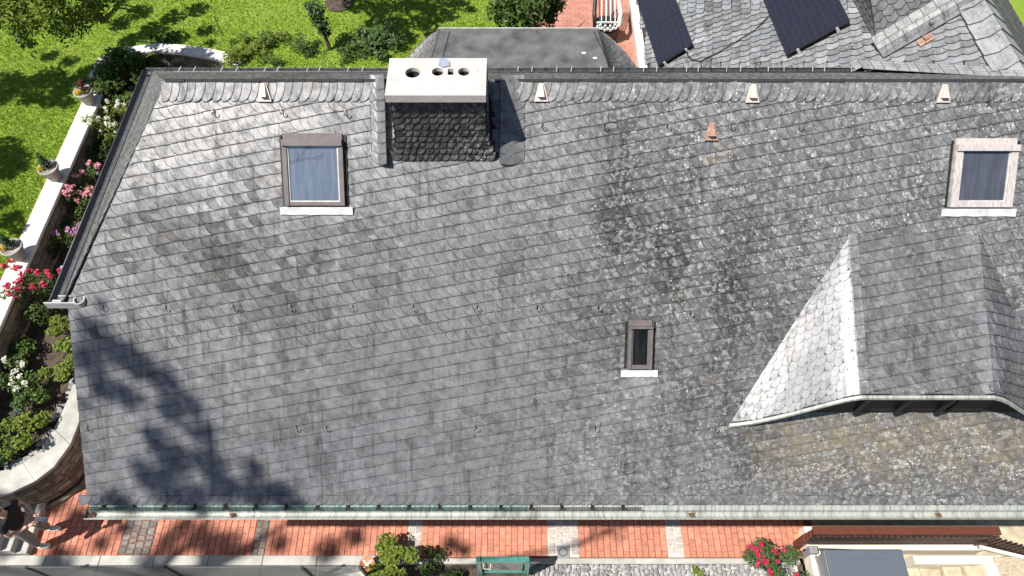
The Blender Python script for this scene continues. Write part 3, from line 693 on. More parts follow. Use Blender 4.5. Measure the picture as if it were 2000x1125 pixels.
# lead soakers and swept slates either side of the chimney
def swept(side):
    x_in = (CX0-.155) if side < 0 else (CX1+.145); wd_ = .20 if side < 0 else .30
    f_ = SlateField()
    for k in range(8):
        w0 = 4.46+k*.125; n = 7; low = []; up = []
        for i in range(n+1):
            t_ = i/n; x = x_in-side*.0+(wd_*(1-t_)*side if side > 0 else -wd_*(1-t_)); dip = -.05*(1-(2*t_-1)**2)*.6+.045*(1-t_)**2*(1 if side < 0 else 1)
            low.append((x, w0+dip)); up.append((x, w0+.17))
        pts = low+up[::-1]
        if side > 0: pts = pts[::-1]
        hfun = lambda p, q, w0=w0: .016+.010*(1-(q-w0)/.2)+(.10 if side < 0 else .045)*max(0, 1-abs(p-x_in)/wd_)**2.2
        f_.slate(pts, hfun, RW, ((.50 if side < 0 else .48)*U(.92, 1.06), .10, 0), .016)
    return tag(link('swept_slate', f_.mesh('swept_slates', 'slate'), front), kind='stuff')
swept(-1); swept(1)

# skylights
def skylight(u0, u1, w0, w1, fm, pane, blind, flash, lab, ft=.055, hd=.12):
    uc, wc = (u0+u1)/2, (w0+w1)/2; at = RW(uc, wc); s = link('skylight', None, house, at); tag(s, lab); T = .085
    def slab(a, b, c_, d, h0, h1, nm, mt, par=s):
        p = [RW(a, c_, h0), RW(b, c_, h0), RW(b, d, h0), RW(a, d, h0)]; q_ = [RW(a, c_, h1), RW(b, c_, h1), RW(b, d, h1), RW(a, d, h1)]
        return MB().hexa(p, q_).build(nm, mt, par)
    slab(u0, u0+ft, w0, w1-hd, 0, T, 'frame', fm); slab(u1-ft, u1, w0, w1-hd, 0, T, 'frame', fm)
    slab(u0+ft, u1-ft, w0, w0+ft*.8, 0, T-.012, 'frame', fm)
    slab(u0+.004, u1-.004, w1-hd, w1-.045, 0, T+.03, 'top_cover', fm); slab(u0+.01, u1-.01, w1-.045, w1+.03, 0, .045, 'head_flashing', fm)
    for a in (u0-.035, u1+.012): slab(a, a+.023, w0+.0, w1, 0, .035, 'side_gutter', 'rubber')
    slab(u0+.03, u1-.03, w0-.028, w0, 0, .03, 'seal', 'rubber')
    pn = slab(u0+ft+.018, u1-ft-.018, w0+ft*.8+.016, w1-hd, 0, T-.03, 'pane', pane)
    for a, b, c_, d in ((u0+ft, u0+ft+.018, w0+ft*.8, w1-hd), (u1-ft-.018, u1-ft, w0+ft*.8, w1-hd), (u0+ft+.018, u1-ft-.018, w0+ft*.8, w0+ft*.8+.016)): slab(a, b, c_, d, 0, T-.018, 'bead', flash, pn)
    # lead apron dressed over the slates
    n = 14; rows = []
    for j, ww in enumerate((w0-.02, w0-.055, w0-.115)):
        rows.append([RW(u0-.075+(u1-u0+.16)*i/n, ww+(+.003*math.sin(i*1.7) if j == 2 else 0), .050-.006*j) for i in range(n+1)])
    low = [p-NV*.02 for p in rows[-1]]; MB().sheet(rows+[low]).build('apron', 'lead_flash', s)
    return s
skylight(-2.765, -2.035, 3.955, 4.79, 'frame_brown', 'pane_blue', None, 'zinc_light', 'brown framed skylight left of the chimney, its pane mirroring blue sky')
skylight(5.335, 6.09, 3.935, 4.73, 'frame_pale', 'pane_dirty', None, 'zinc_light', 'pale framed skylight with a streaked dirty dark pane', .085)
skylight(1.465, 1.775, 1.885, 2.49, 'frame_brown', 'pane_dark', None, 'frame_brown', 'small narrow brown skylight in the middle of the slope', .045, .07)

# triangular roof vents and roof hooks
def vent(px, py, mat, lab=None):
    u, w = UW(px, py); h0 = .04; s = link('roof_vent', None, house, RW(u, w)); 
    if lab: tag(s, lab)
    b = MB(); b.hexa([RW(u-.085, w-.10, h0), RW(u+.085, w-.10, h0), RW(u+.03, w+.11, h0), RW(u-.03, w+.11, h0)], [RW(u-.085, w-.10, h0+.008), RW(u+.085, w-.10, h0+.008), RW(u+.03, w+.11, h0+.008), RW(u-.03, w+.11, h0+.008)])
    b.build('base_plate', mat, s)
    hd = MB(); hd.add([RW(u-.045, w-.045, h0+.008), RW(u+.045, w-.045, h0+.008), RW(u+.014, w+.11, h0+.010), RW(u-.014, w+.11, h0+.010), RW(u-.036, w-.05, h0+.065), RW(u+.036, w-.05, h0+.065), RW(u+.013, w+.11, h0+.02), RW(u-.013, w+.11, h0+.02)], [(4, 5, 6, 7), (0, 4, 7, 3), (5, 1, 2, 6), (3, 7, 6, 2)]); hd.build('hood', mat, s)
    MB().add([RW(u-.040, w-.035, h0+.010), RW(u+.040, w-.035, h0+.010), RW(u+.033, w-.035, h0+.06), RW(u-.033, w-.035, h0+.06)], [(0, 1, 2, 3)]).build('opening', 'rubber', s)
for px, py in ((518, 182), (1057, 182), (1468, 184), (1840, 184)): vent(px, py, 'vent_metal')
vent(1388, 258, 'copper_new', 'bright copper roof vent below the ridge')
hk = MB(); hk.bar((0, .01, .022), (0, -.045, .030), .016, .004)
hk.tube([(0, -.04, .03), (.0, -.062, .036), (.008, -.072, .055), (.022, -.070, .068), (.036, -.055, .066), (.040, -.035, .060)], .0062, 5)
hk.v = [(x*.95, y*.9, z*.9) for x, y, z in hk.v]; hkm = hk.mesh('roof_hook', 'hook_metal')
HOOKS = [(417, 213), (550, 213), (675, 215)]+[(x, 240) for x in (1057, 1178, 1300, 1424, 1557, 1680, 1805, 1931)]+[(x, 594) for x in (200, 322, 455, 567, 687, 805, 930, 1047, 1166)]+[(1345, 605), (1465, 585)]+[(x, 829) for x in (170, 577, 636, 927, 1160, 1394, 1745)]
for px, py in HOOKS:
    u, w = UW(px, py); o_ = RW(u, w, .026)
    mt = Matrix(((1, 0, 0, o_[0]), (0, WV[1], NV[1], o_[1]), (0, WV[2], NV[2], o_[2]), (0, 0, 0, 1))); place('roof_hook', hkm, house, mt)

# swept dormer
DXL, DXA, DXB, DXR = 2.79, 4.17, 5.76, 7.14; DYF, DYT = 3.70, 5.47
ZT = Z0+MS*(DYT-Y0)+.01; ZE = 5.07
dm = link('dormer', None, house, (4.95, 3.75, 4.3)); tag(dm, 'wide swept slate dormer with curved eave and pale lit cheek')
def sm(t_): t_ = max(0, min(1, t_)); return t_*t_*(3-2*t_)
EVT = [0, .1, .22, .36, .5, .64, .78, .9, 1.0]; EVF = [0, .04, .12, .255, .42, .60, .79, .93, 1.0]
def eave_z(x):
    z0 = Z0+MS*(DYF-Y0)+.02
    if x < DXA: t_ = (x-DXL)/(DXA-DXL); return z0+(ZE-z0)*float(np.interp(t_, EVT, EVF))
    if x > DXB: return eave_z(DXA-(x-DXB)*(DXA-DXL)/(DXR-DXB))
    return ZE
def DS(x, f_):                       # f 0 eave .. 1 where it runs out into the main slope
    if DXA <= x <= DXB: p = np.array([x, DYF, ZE]); q = np.array([x, DYT, ZT])
    else:
        t_ = (x-DXL)/(DXA-DXL) if x < DXA else (DXR-x)/(DXR-DXB); t_ = max(0, t_); yv = DYF+(DYT-DYF)*t_; p = np.array([x, DYF, eave_z(x)]); q = np.array([x, yv, Z0+MS*(yv-Y0)+.01])
    return p+(q-p)*f_
xs = sorted(set([DXL+(DXA-DXL)*i/16 for i in range(17)]+list(np.linspace(DXA, DXB, 9))+[DXB+(DXR-DXB)*i/16 for i in range(17)]))
rows = [[DS(x, f_) for x in xs] for f_ in np.linspace(0, 1, 14)]
dr = MB(); dr.sheet(rows); dr.build('roof_deck', 'deck', dm)
def dz_surf(x, y):                   # height of the dormer surface at (x, y)
    p, q = DS(x, 0), DS(x, 1); f_ = (y-p[1])/max(1e-4, q[1]-p[1]); return (p+(q-p)*f_)[2]
def DF(x, y, h=0):
    xx = min(max(x, DXL+.003), DXR-.003); e = .01; z = dz_surf(xx, y); gx = (dz_surf(xx+e, y)-dz_surf(xx-e, y))/(2*e) if DXL+.02 < xx < DXR-.02 else 0; gy = dz_surf(xx, y+e)-z; gy /= e
    n = np.array([-gx, -gy, 1]); n /= np.linalg.norm(n); return np.array([xx, y, z])+n*h
dpoly = [(DXL+.02, DYF-.012), (DXR-.02, DYF-.012), (DXB, DYT), (DXA, DYT)]
fd = SlateField(); cheek = []; chf = SlateField()
# main face: same slanting courses; cheek: small scales, own slates
k = -6
DYC = .128
while k < 24:
    x = DXA-.02; 
    y0 = DYF+k*DYC
    # the middle and right part
    xx = DXA+.005
    while xx < DXR:
        W = .125*U(.75, 1.3); yb = y0+CS*.9*(xx-DXA); a = W*.85
        X2 = W+.14; pts = [(xx+X2, yb+CS*.9*X2), (xx+a, yb+CS*.9*a)]+[(xx+a-a*math.sin(th), yb+CS*.9*xx*0+DYC*.95*(1-math.cos(th))+CS*.9*a*(1-math.sin(th))) for th in (math.pi/12*i for i in range(1, 6))]+[(xx, yb+DYC), (xx, yb+DYC*1.2), (xx+X2, yb+DYC*1.2+CS*.9*X2)]
        pls = [clip(pts[::-1], cv_) for cv_ in ([(DXA, DYF-.012), (DXB, DYF-.012), (DXB, DYT), (DXA, DYT)], [(DXB+.001, DYF-.012), (DXR-.02, DYF-.012), (DXB+.001, DYT)])]
        tn = wearval(xx, 2.0, 1.0); lb = U(1.2, 1.9) if abs(xx-5.62) < .13 else 1.0
        for pl in pls: fd.slate(pl, lambda a_, b_, yb=yb, xx=xx, W=W: max(.002, .004+.020*(1-(b_-yb-CS*.9*(a_-xx))/(DYC*1.6))+.0045*(1-(a_-xx)/(W*2.2))), DF, (min(1, tn[0]*lb*.95), tn[1]*.65, tn[2]*.3), rf=lambda a_, b_, yb=yb, xx=xx: ARC(DYC, .5)(0, b_-yb-CS*.9*(a_-xx)))
        xx += W
    k += 1
tag(link('slate', fd.mesh('dormer_slates', 'slate'), dm), kind='stuff')
# cheek scales pointing down the valley, one object each
cpoly = [(DXL+.03, DYF-.01), (DXA+.012, DYF-.01), (DXA+.012, DYT)]
nch = 0; r_ = 0; y = DYF-.46
rest = SlateField()
while y < DYT:
    xx = DXL-.1+(U(0, .08))
    while xx < DXA:
        W = .092*U(.85, 1.15); H = .096; yb = y+.22*(xx-DXL); r = W*.5
        pts = [(xx+r*(1-math.cos(th)), yb+.045*(1-math.sin(th))+.22*r*(1-math.cos(th))) for th in (math.pi*i/8 for i in range(9))]+[(xx+W+.012, yb+H*1.3), (xx-.0, yb+H*1.3)]
        pl = clip(pts, cpoly)
        if len(pl) >= 3:
            edge_ = min(1, max(0, (xx-(DXL+(yb-DYF)*.79))/.35)); wv = (min(1.0, .5*(1.1+.8*edge_)*U(.82, 1.08)), .25*U(.3, 1.6), 0.0)  # pale cheek slates, with some of the sun's gloss put into tone
            area = abs(sum(pl[i][0]*pl[(i+1) % len(pl)][1]-pl[(i+1) % len(pl)][0]*pl[i][1] for i in range(len(pl))))/2
            hf = lambda a_, b_, yb=yb, xx=xx, W=W: .004+.017*(1-(b_-yb-.22*(a_-xx))/(H*1.6))+.004*((a_-xx)/W)
            if area > .0035 and nch < 95:
                f1 = SlateField(); f1.slate(pl, hf, DF, wv, rim=.4); link('slate', f1.mesh('cheek_slate', 'slate'), dm); nch += 1
            elif area > .0004: rest.slate(pl, hf, DF, wv, rim=.4)
        xx += W
    y += .090
if rest.v: tag(link('slate', rest.mesh('cheek_slates', 'slate'), dm), kind='stuff')
# crest band where the cheek meets the dormer face
fc = SlateField(); y = DYF-.01
while y < DYT-.05:
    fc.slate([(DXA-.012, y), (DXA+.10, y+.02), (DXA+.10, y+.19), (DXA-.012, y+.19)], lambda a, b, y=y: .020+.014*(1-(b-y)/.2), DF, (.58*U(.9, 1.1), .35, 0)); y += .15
tag(link('crest_slate', fc.mesh('crest_slates', 'slate'), dm), kind='stuff')
# eave edge, soffit, wall, windows and rafters blackened for the shade under it
xe = sorted(set(list(np.linspace(DXL+.02, DXA, 26))+list(np.linspace(DXA, DXB, 8))+list(np.linspace(DXB, DXR-.02, 26))))
tr = MB(); tr.sheet([[(x, DYF-.012, eave_z(x)+.016) for x in xe], [(x, DYF-.055, eave_z(x)+.004) for x in xe], [(x, DYF-.062, eave_z(x)-.030) for x in xe], [(x, DYF-.016, eave_z(x)-.045) for x in xe]])
tr.build('eave_trim', 'gutter_pale', dm)
dk = MB(); dk.sheet([[(x, DYF-.002, eave_z(x)+.020) for x in xe], [(x, DYF-.024, eave_z(x)+.016) for x in xe]]); dk.build('drip_edge', 'rubber', dm)
wy = 3.80
wl = MB(); wl.sheet([[(x, wy, eave_z(x)+.02) for x in xe], [(x, wy, Z0+MS*(wy-Y0)-.2) for x in xe]]); wl.build('front_wall', 'deck', dm)
wn = MB()
for a, b in ((3.85, 4.36), (4.42, 4.93), (4.99, 5.50), (5.56, 6.0)): MB().box(a, b, wy-.03, wy-.005, 4.40, 4.80).build('window', 'rubber', dm)
for xq in (4.30, 4.82, 5.34): MB().bar((xq+.10, wy-.04, 4.34), (xq, DYF-.03, ZE-.10), .045, .04).build('rafter', 'rubber', dm)
sf = MB(); sf.sheet([[(x, DYF+.02, eave_z(x)-.015) for x in xe], [(x, wy, eave_z(x)+(wy-DYF)*.42-.015) for x in xe]]); sf.build('soffit', 'wood_dark', dm)
for px, py in ((1718, 735), (1838, 735), (1945, 738)):
    q = ony(px, py, DYF+.1); o_ = DF(q[0], DYF+.10, .03); s_ = (ZT-ZE)/(DYT-DYF); L_ = math.hypot(1, s_)
    place('roof_hook', hkm, house, Matrix(((1, 0, 0, o_[0]), (0, 1/L_, -s_/L_, o_[1]), (0, s_/L_, 1/L_, o_[2]), (0, 0, 0, 1))))

# ------------------------------------------------------------------ flat-roofed extension behind the ridge
FZ = 4.35
fa, fb_, fc_, fd_ = onz(858, 58, FZ), onz(1168, 58, FZ), onz(1205, 150, FZ), onz(822, 150, FZ)
ext = thing('flat_roof_extension', 'dark flat bitumen roofed extension with flared slate sides behind the ridge', 'extension', ((fa[0]+fb_[0])/2, (fa[1]+fd_[1])/2, 0))
fd_ = np.array([fd_[0], 9.3, FZ]); fc_ = np.array([fc_[0], 9.3, FZ])
MB().prism([(p[0], p[1]) for p in (fd_, fc_, fb_, fa)], FZ-.12, FZ).build('flat_roof', 'bitumen', ext)
MB().bar((fa[0]-.02, fa[1]+.02, FZ+.01), (fb_[0]+.02, fb_[1]+.02, FZ+.01), .025, .03).build('edge_trim', 'zinc_light', ext)
MB().prism([(fd_[0], 9.2), (fc_[0], 9.2), (fb_[0]-.1, fb_[1]-.15), (fa[0]+.1, fa[1]-.15)], ZB-.1, FZ-.12).build('wall', 'house_wall', ext)
def flank(top0, top1, dirx, mat, name):
    rows_n = 12; cols = 26; f_ = SlateField()
    def S(p, q):                      # p along y 0(back)..1(front), q 0 top .. 1 bottom
        t_ = top0+(top1-top0)*p; spread = (.06+1.45*min(1, p*1.05)**.7); out = (q**1.35)*spread
        return np.array([t_[0]+dirx*out*1.05, t_[1]+(.10*q*(1-p)), FZ+.005-1.15*(1-(1-q)**1.4)*min(1, .12+p*1.1)])
    def SF(p, q, h=0): 
        a = S(p, q); e = .01; du = S(p+e, q)-a; dv = S(p, q+e)-a; n = np.cross(du, dv); n = n/(np.linalg.norm(n)+1e-9); n = n if n[2] > 0 else -n; return a+n*h
    MB().sheet([[S(p, q)-np.array([0, 0, .012]) for p in np.linspace(0, 1, 14)] for q in np.linspace(0, 1, 10)]).build('flank_deck', 'deck', ext)
    for i in range(rows_n):
        for j in range(cols):
            p0 = (j-.5*(i % 2))/cols; q0 = i/rows_n; q1 = min(1, q0+1.35/rows_n); a, b = max(0, p0), min(1, p0+1.0/cols)
            if b-a < .004: continue
            pts = [(a, q0), (b, q0), (b, q1-.015), ((a+b)/2, q1), (a, q1-.015)]
            f_.slate(pts, lambda x, y, q0=q0: .002+.022*(y-q0)*rows_n/1.35, SF, ((.5 if dirx < 0 else .42)*U(.7, 1.05), .2, .1), .012, .006)
    return tag(link(name, f_.mesh(name, 'slate'), ext), kind='stuff')
flank(fb_, fc_, 1, 'slate', 'flank_slate'); flank(fa, fd_, -1, 'slate', 'flank_slate')
for px, py in ((1140, 104), (1162, 114)):
    q = onz(px, py, FZ); MB().box(q[0]-.035, q[0]+.035, q[1]-.02, q[1]+.02, FZ+.002, FZ+.012).build('paper_scrap', 'white_tape', ext)
for px in (1002, 1048): 
    q = onz(px, 66, FZ); MB().tube([(q[0], q[1], FZ), (q[0], q[1], FZ+.08), (q[0]+.05, q[1], FZ+.09)], .006, 5).build('roof_hook', 'hook_metal', ext)
for (pa, pb) in (((1160, 62), (1196, 140)), ((878, 62), (858, 140))):
    a, b = onz(*pa, FZ), onz(*pb, FZ); MB().bar((a[0], a[1], FZ+.004), (b[0], b[1], FZ+.004), .012, .008).build('seam', 'rubber', ext)

# ------------------------------------------------------------------ annex roof with solar panels
AX, AZ_, AS = 2.68, 3.10, .75; AN = np.array([-AS, 0, 1])/math.hypot(AS, 1); AO = np.array([AX, 9.2, AZ_])
def A(px, py, h=0): return onpl(px, py, AO+AN*h, AN)
ann = thing('slate_annex', 'annex with pale blue-grey scalloped slate roof behind the main ridge', 'annex', (6, 13, 0))
ap = [(AX, 9.0), (9.3, 9.0), (9.3, 20), (AX, 20)]; aq = lambda x, y, h=0: np.array([x, y, AZ_+AS*(x-AX)])+AN*h
AR = 6.98; zr_ = AZ_+AS*(AR-AX); HB, HT = np.array([AR, 7.85, zr_]), np.array([AR, 16.0, zr_])
apoly = [(AX, 9.25), (5.57, 9.25), (AR, 7.80), (AR, 20), (AX, 20)]
rf = MB(); n = len(apoly); rf.add([aq(*p, -.012) for p in apoly]+[aq(*p, -.12) for p in apoly], [tuple(range(n)), tuple(range(2*n-1, n-1, -1))]+[(i, n+i, n+(i+1) % n, (i+1) % n) for i in range(n)])
aroof = rf.build('left_roof', 'deck', ann)
MB().box(AX+.25, 9.0, 9.6, 19.5, 0, 2.9).build('wall', 'house_wall', ann)
e1 = A(1700, 130)-A(1400, 130); e1 /= np.linalg.norm(e1); e2 = np.array([0, 1, 0])-e1*e1[1]; e2 = A(1500, 40)-A(1500, 120); e2 /= np.linalg.norm(e2)
def am(W, H, var):
    f_ = SlateField(); d = .028+.008*var; pts = [(0, .0)]+[(W*i/8, -d*math.sin(math.pi*i/8)) for i in range(1, 8)]+[(W, 0), (W, H*1.25), (0, H*1.25)]
    f_.slate(pts, lambda p, q: .018*(1-q/(H*1.6)), lambda p, q, h: (p, q, h), (.5, 0, 0), .016, .006, .45); return f_.mesh('slate', 'annex_slate_single')
AW, AH = .205, .135; ame = [am(AW, AH, v) for v in range(3)]
o0 = A(1300, 156); k = 0; alist = []
for j in range(-2, 40):
    for i in range(-14, 40):
        q = o0+e1*(i*AW+U(-.006, .006))+e2*(j*AH+(.0 if i % 2 else .05))
        c_ = q+e1*AW/2+e2*AH*.5; d = c_-CAMP; dep = d[1]*cp-d[2]*sp; px = 1000+FPX*d[0]/dep; py = 562.5-FPX*(d[1]*sp+d[2]*cp)/dep
        if c_[0] < AX+.06 or c_[1] < max(7.9, min(9.25, 9.25-(c_[0]-5.57)*1.02)) or py < -45 or px > 2030: continue
        if c_[0] > AR-.06: continue
        alist.append((q, (px, py), j))
alist.sort(key=lambda a: abs(a[1][1]-75)+.01*abs(a[1][0]-1600)); frest = SlateField()
for n_, (q, (px, py), j) in enumerate(alist):
    tn = U(.75, 1.25); tn *= 1.25 if rnd.random() < .12 else .8 if rnd.random() < .15 else 1
    wv = (max(.2, min(1, .5*tn)), max(0, min(.8, .35*U(.2, 1.7))), 0)
    if n_ < 298:
        mt = Matrix(((e1[0], e2[0], AN[0], q[0]), (e1[1], e2[1], AN[1], q[1]), (e1[2], e2[2], AN[2], q[2]), (0, 0, 0, 1)))
        o = place('slate', ame[rnd.randrange(3)], aroof, mt); o.color = (*wv, 1)
    else:
        W, H = AW, AH; pts = [(0, .0)]+[(W*i/8, -.03*math.sin(math.pi*i/8)) for i in range(1, 8)]+[(W, 0), (W, H*1.25), (0, H*1.25)]
        frest.slate(pts, lambda p, q_: .018*(1-q_/(H*1.6)), lambda p, q_, h, q=q: q+e1*p+e2*q_+AN*h, wv)
if frest.v: tag(link('slate', frest.mesh('annex_slates', 'annex_slate'), aroof), kind='stuff')
# eave board along the patio, valley slates against the main roof, hip cap and far slope darkened in colour for its shade
MB().bar((AX-.02, 9.6, AZ_-.02), (AX-.02, 20, AZ_-.02), .16, .10).build('eave_board', 'limestone', ann)
fv = SlateField(); x = 2.9
while x < 6.9:
    W = .11*U(.8, 1.2)
    for r in range(3):
        y0 = 9.36-.07*r-max(0, x-5.5)*1.02
        fv.slate([(x, y0+.10), (x, y0-.0), (x+W, y0-(W*1.02 if x > 5.5 else 0)), (x+W, y0+.10-(W*1.02 if x > 5.5 else 0))], lambda a, b: 0.0, lambda a, b, h, r=r: np.array([a, b, AZ_+AS*(a-AX)+.045+.012*r]), (.62*U(.85, 1.1), .3, .05))
    x += W*.97
tag(link('valley_slate', fv.mesh('valley_slates', 'annex_slate'), ann), kind='stuff')
fcap = SlateField(); y = 7.75
while y < 16:
    for sd_ in (-1, 1):
        sl_ = -AS if sd_ < 0 else -.6
        fcap.slate([(0, y), (.30, y-.03), (.30, y+.40), (0, y+.40)][::(1 if sd_ > 0 else -1)] if sd_ > 0 else [(0, y+.4), (.34, y+.4), (.34, y), (.17, y-.05), (0, y)], lambda p, q, y=y: .03+.022*(1-(q-y)/.45), lambda p, q, h, sd_=sd_, sl_=sl_: np.array([AR+sd_*p*.8, q, zr_+sl_*p*.8+h*1.2]), (.68*U(.88, 1.08), .6, 0))
    y += .34
tag(link('hip_slate', fcap.mesh('hip_cap_slates', 'annex_slate'), ann), kind='stuff')
fs = SlateField()
def FS(p, q, h=0): return np.array([AR+.02, 7.75, zr_-.01])+np.array([q*.857, p, -q*.514])+np.array([.514, 0, .857])*h
MB().sheet([[FS(p, q, -.015) for p in (0, 3, 8)] for q in (0, 1.2)]).build('far_roof_deck', 'deck', ann)
for j in range(8):
    p = 0.0
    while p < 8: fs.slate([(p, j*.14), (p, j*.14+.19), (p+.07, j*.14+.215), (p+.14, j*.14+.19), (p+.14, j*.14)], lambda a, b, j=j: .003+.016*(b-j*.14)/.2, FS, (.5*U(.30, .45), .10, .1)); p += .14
tag(link('slate', fs.mesh('far_slates', 'annex_slate'), ann), kind='stuff')
# small dormer on the annex: slate cheek with shade put into its tone, and its pale swept foot
P1 = A(1712, 84, .01); P2 = A(1890, -20, .01); P3 = ony(1697, -25, 10.1); P4 = A(1630, -70, .02)
ad = link('annex_dormer', None, ann, P1)
MB().add([P1, P2, P3], [(0, 1, 2)]).build('cheek_deck', 'deck', ad); MB().add([P1, P3, P4], [(0, 1, 2)]).build('roof_deck', 'deck', ad)
def tri_slates(a, b, c_, size, tone, nm, mat='annex_slate'):
    ex = (b-a)/np.linalg.norm(b-a); nn = np.cross(b-a, c_-a); nn /= np.linalg.norm(nn); ey = np.cross(nn, ex); cx, cy = (c_-a)@ex, (c_-a)@ey; lb = np.linalg.norm(b-a)
    if nn@(CAMP-a) < 0: nn = -nn
    f_ = SlateField(); tri_ = [(0, 0), (lb, 0), (cx, cy)]; y = -size*.3; 
    while y < cy:
        x = min(0, cx)-U(0, size)
        while x < max(lb, cx):
            pl = clip([(x, y), (x+size*.5, y-size*.25), (x+size, y), (x+size, y+size), (x, y+size)], tri_); f_.slate(pl, lambda p, q, y=y: .003+.015*(1-(q-y)/size), lambda p, q, h: a+ex*p+ey*q+nn*h, (tone*U(.75, 1.15), .15, 0)); x += size
        y += size*.72
    return tag(link(nm, f_.mesh(nm, mat), ad), kind='stuff')
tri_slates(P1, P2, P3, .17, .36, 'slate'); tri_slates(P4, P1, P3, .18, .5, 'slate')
fw = SlateField(); L_ = np.linalg.norm(P2-P1); ex = (P2-P1)/L_; sd = np.cross(ex, AN); sd = sd if sd[1] < 0 else -sd
for r in range(4):
    p = -.05
    while p < L_:
        W = .2*U(.9, 1.1); lift = .15*(1-r/4)**1.5
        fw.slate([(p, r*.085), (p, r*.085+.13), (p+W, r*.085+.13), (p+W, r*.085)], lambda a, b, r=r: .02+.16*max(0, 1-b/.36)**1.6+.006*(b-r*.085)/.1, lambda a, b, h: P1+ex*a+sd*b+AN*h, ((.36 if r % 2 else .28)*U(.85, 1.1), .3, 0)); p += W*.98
tag(link('swept_slate', fw.mesh('annex_swept', 'annex_slate'), ad), kind='stuff')
q = A(1808, 78, .03)
cv = link('copper_vent', None, ann, q); cvx = (A(1822, 70)-A(1795, 86)); cvx /= np.linalg.norm(cvx); cvy = np.cross(AN, cvx)
def CV(p, r, h): return q+cvx*p+cvy*r+AN*h
MB().hexa([CV(-.11, -.07, 0), CV(.11, -.07, 0), CV(.11, .07, 0), CV(-.11, .07, 0)], [CV(-.11, -.07, .01), CV(.11, -.07, .01), CV(.11, .07, .01), CV(-.11, .07, .01)]).build('base_plate', 'copper_new', cv)
MB().hexa([CV(-.01, -.05, .011), CV(.10, -.03, .011), CV(.10, .03, .011), CV(-.01, .05, .011)], [CV(-.01, -.045, .07), CV(.10, -.03, .02), CV(.10, .03, .02), CV(-.01, .045, .07)]).build('hood', 'copper_new', cv)
for px, py in ((1476, 125), (1355, 63), (1664, 94), (1815, 50)):
    p_ = A(px, py, .02); MB().tube([tuple(p_), tuple(p_+AN*.05), tuple(p_+AN*.07+e1*.04-e2*.03), tuple(p_+AN*.06+e1*.07)], .008, 5).build('roof_hook', 'hook_metal', ann)

def solar(corner_px, lab, nx, ny, group=None):
    """corner_px: the lowest corner on the photo, then the ends of the lower and the left edge"""
    hgt = .13; o_ = A(*corner_px[0], hgt); ex = A(*corner_px[1], hgt)-o_; ey = A(*corner_px[2], hgt)-o_
    lx, ly = np.linalg.norm(ex), np.linalg.norm(ey); ex /= lx; ey -= ex*(ey@ex); ly = np.linalg.norm(ey); ey /= ly; nn = np.cross(ex, ey); 
    if nn[2] < 0: nn = -nn
    s = thing('solar_panel', lab, 'solar panel', o_-AN*hgt, group); T = lambda p, q, h: o_+ex*p+ey*q+nn*h
    b = MB()
    b.hexa([T(0, 0, -.03), T(lx, 0, -.03), T(lx, ly, -.03), T(0, ly, -.03)], [T(0, 0, .0), T(lx, 0, .0), T(lx, ly, .0), T(0, ly, .0)]); b.build('frame', 'black_plastic', s)
    for i in range(nx):
        for j in range(ny):
            a, b_, c_, d = i*lx/nx+.012, (i+1)*lx/nx-.012, j*ly/ny+.012, (j+1)*ly/ny-.012
            me = MB().box(0, b_-a, 0, d-c_, 0, .006).mesh('module', 'solar_cell'); q_ = T(a, c_, .001)
            place('module', me, s, Matrix(((ex[0], ey[0], nn[0], q_[0]), (ex[1], ey[1], nn[1], q_[1]), (ex[2], ey[2], nn[2], q_[2]), (0, 0, 0, 1))))
    rl = MB()
    for r in (.25, .75): rl.bar(T(.02, ly*r, -.06), T(lx-.02, ly*r, -.06), .04, .045, nn)
    rl.build('rail', 'zinc_light', s)
    for r in (.18, .8): MB().hexa([T(lx*r-.03, -.025, -.12), T(lx*r+.03, -.025, -.12), T(lx*r+.03, .02, -.12), T(lx*r-.03, .02, -.12)], [T(lx*r-.02, -.02, .004), T(lx*r+.02, -.02, .004), T(lx*r+.02, .0, .004), T(lx*r-.02, .0, .004)]).build('clamp', 'zinc_light', s)
    return s
solar([(1285, 128), (1353, 86), (1247, -60)], 'black solar panel array beside the eave board and brick patio', 1, 3)
solar([(1536, 107), (1660, 40), (1500, -25)], 'black solar panel array in the middle of the annex roof', 2, 2)
cb = MB(); pts = [A(*p, h) for p, h in (((1340, 90), .10), ((1343, 108), .05), ((1352, 117), .03), ((1368, 120), .03), ((1400, 104), .03), ((1440, 80), .03), ((1475, 58), .03), ((1505, 28), .06))]
tag(cb.tube([tuple(p) for p in pts], .012, 6).build('cable', 'black_plastic', None, True), 'black cable looping over the slates between the two solar panels', 'cable')

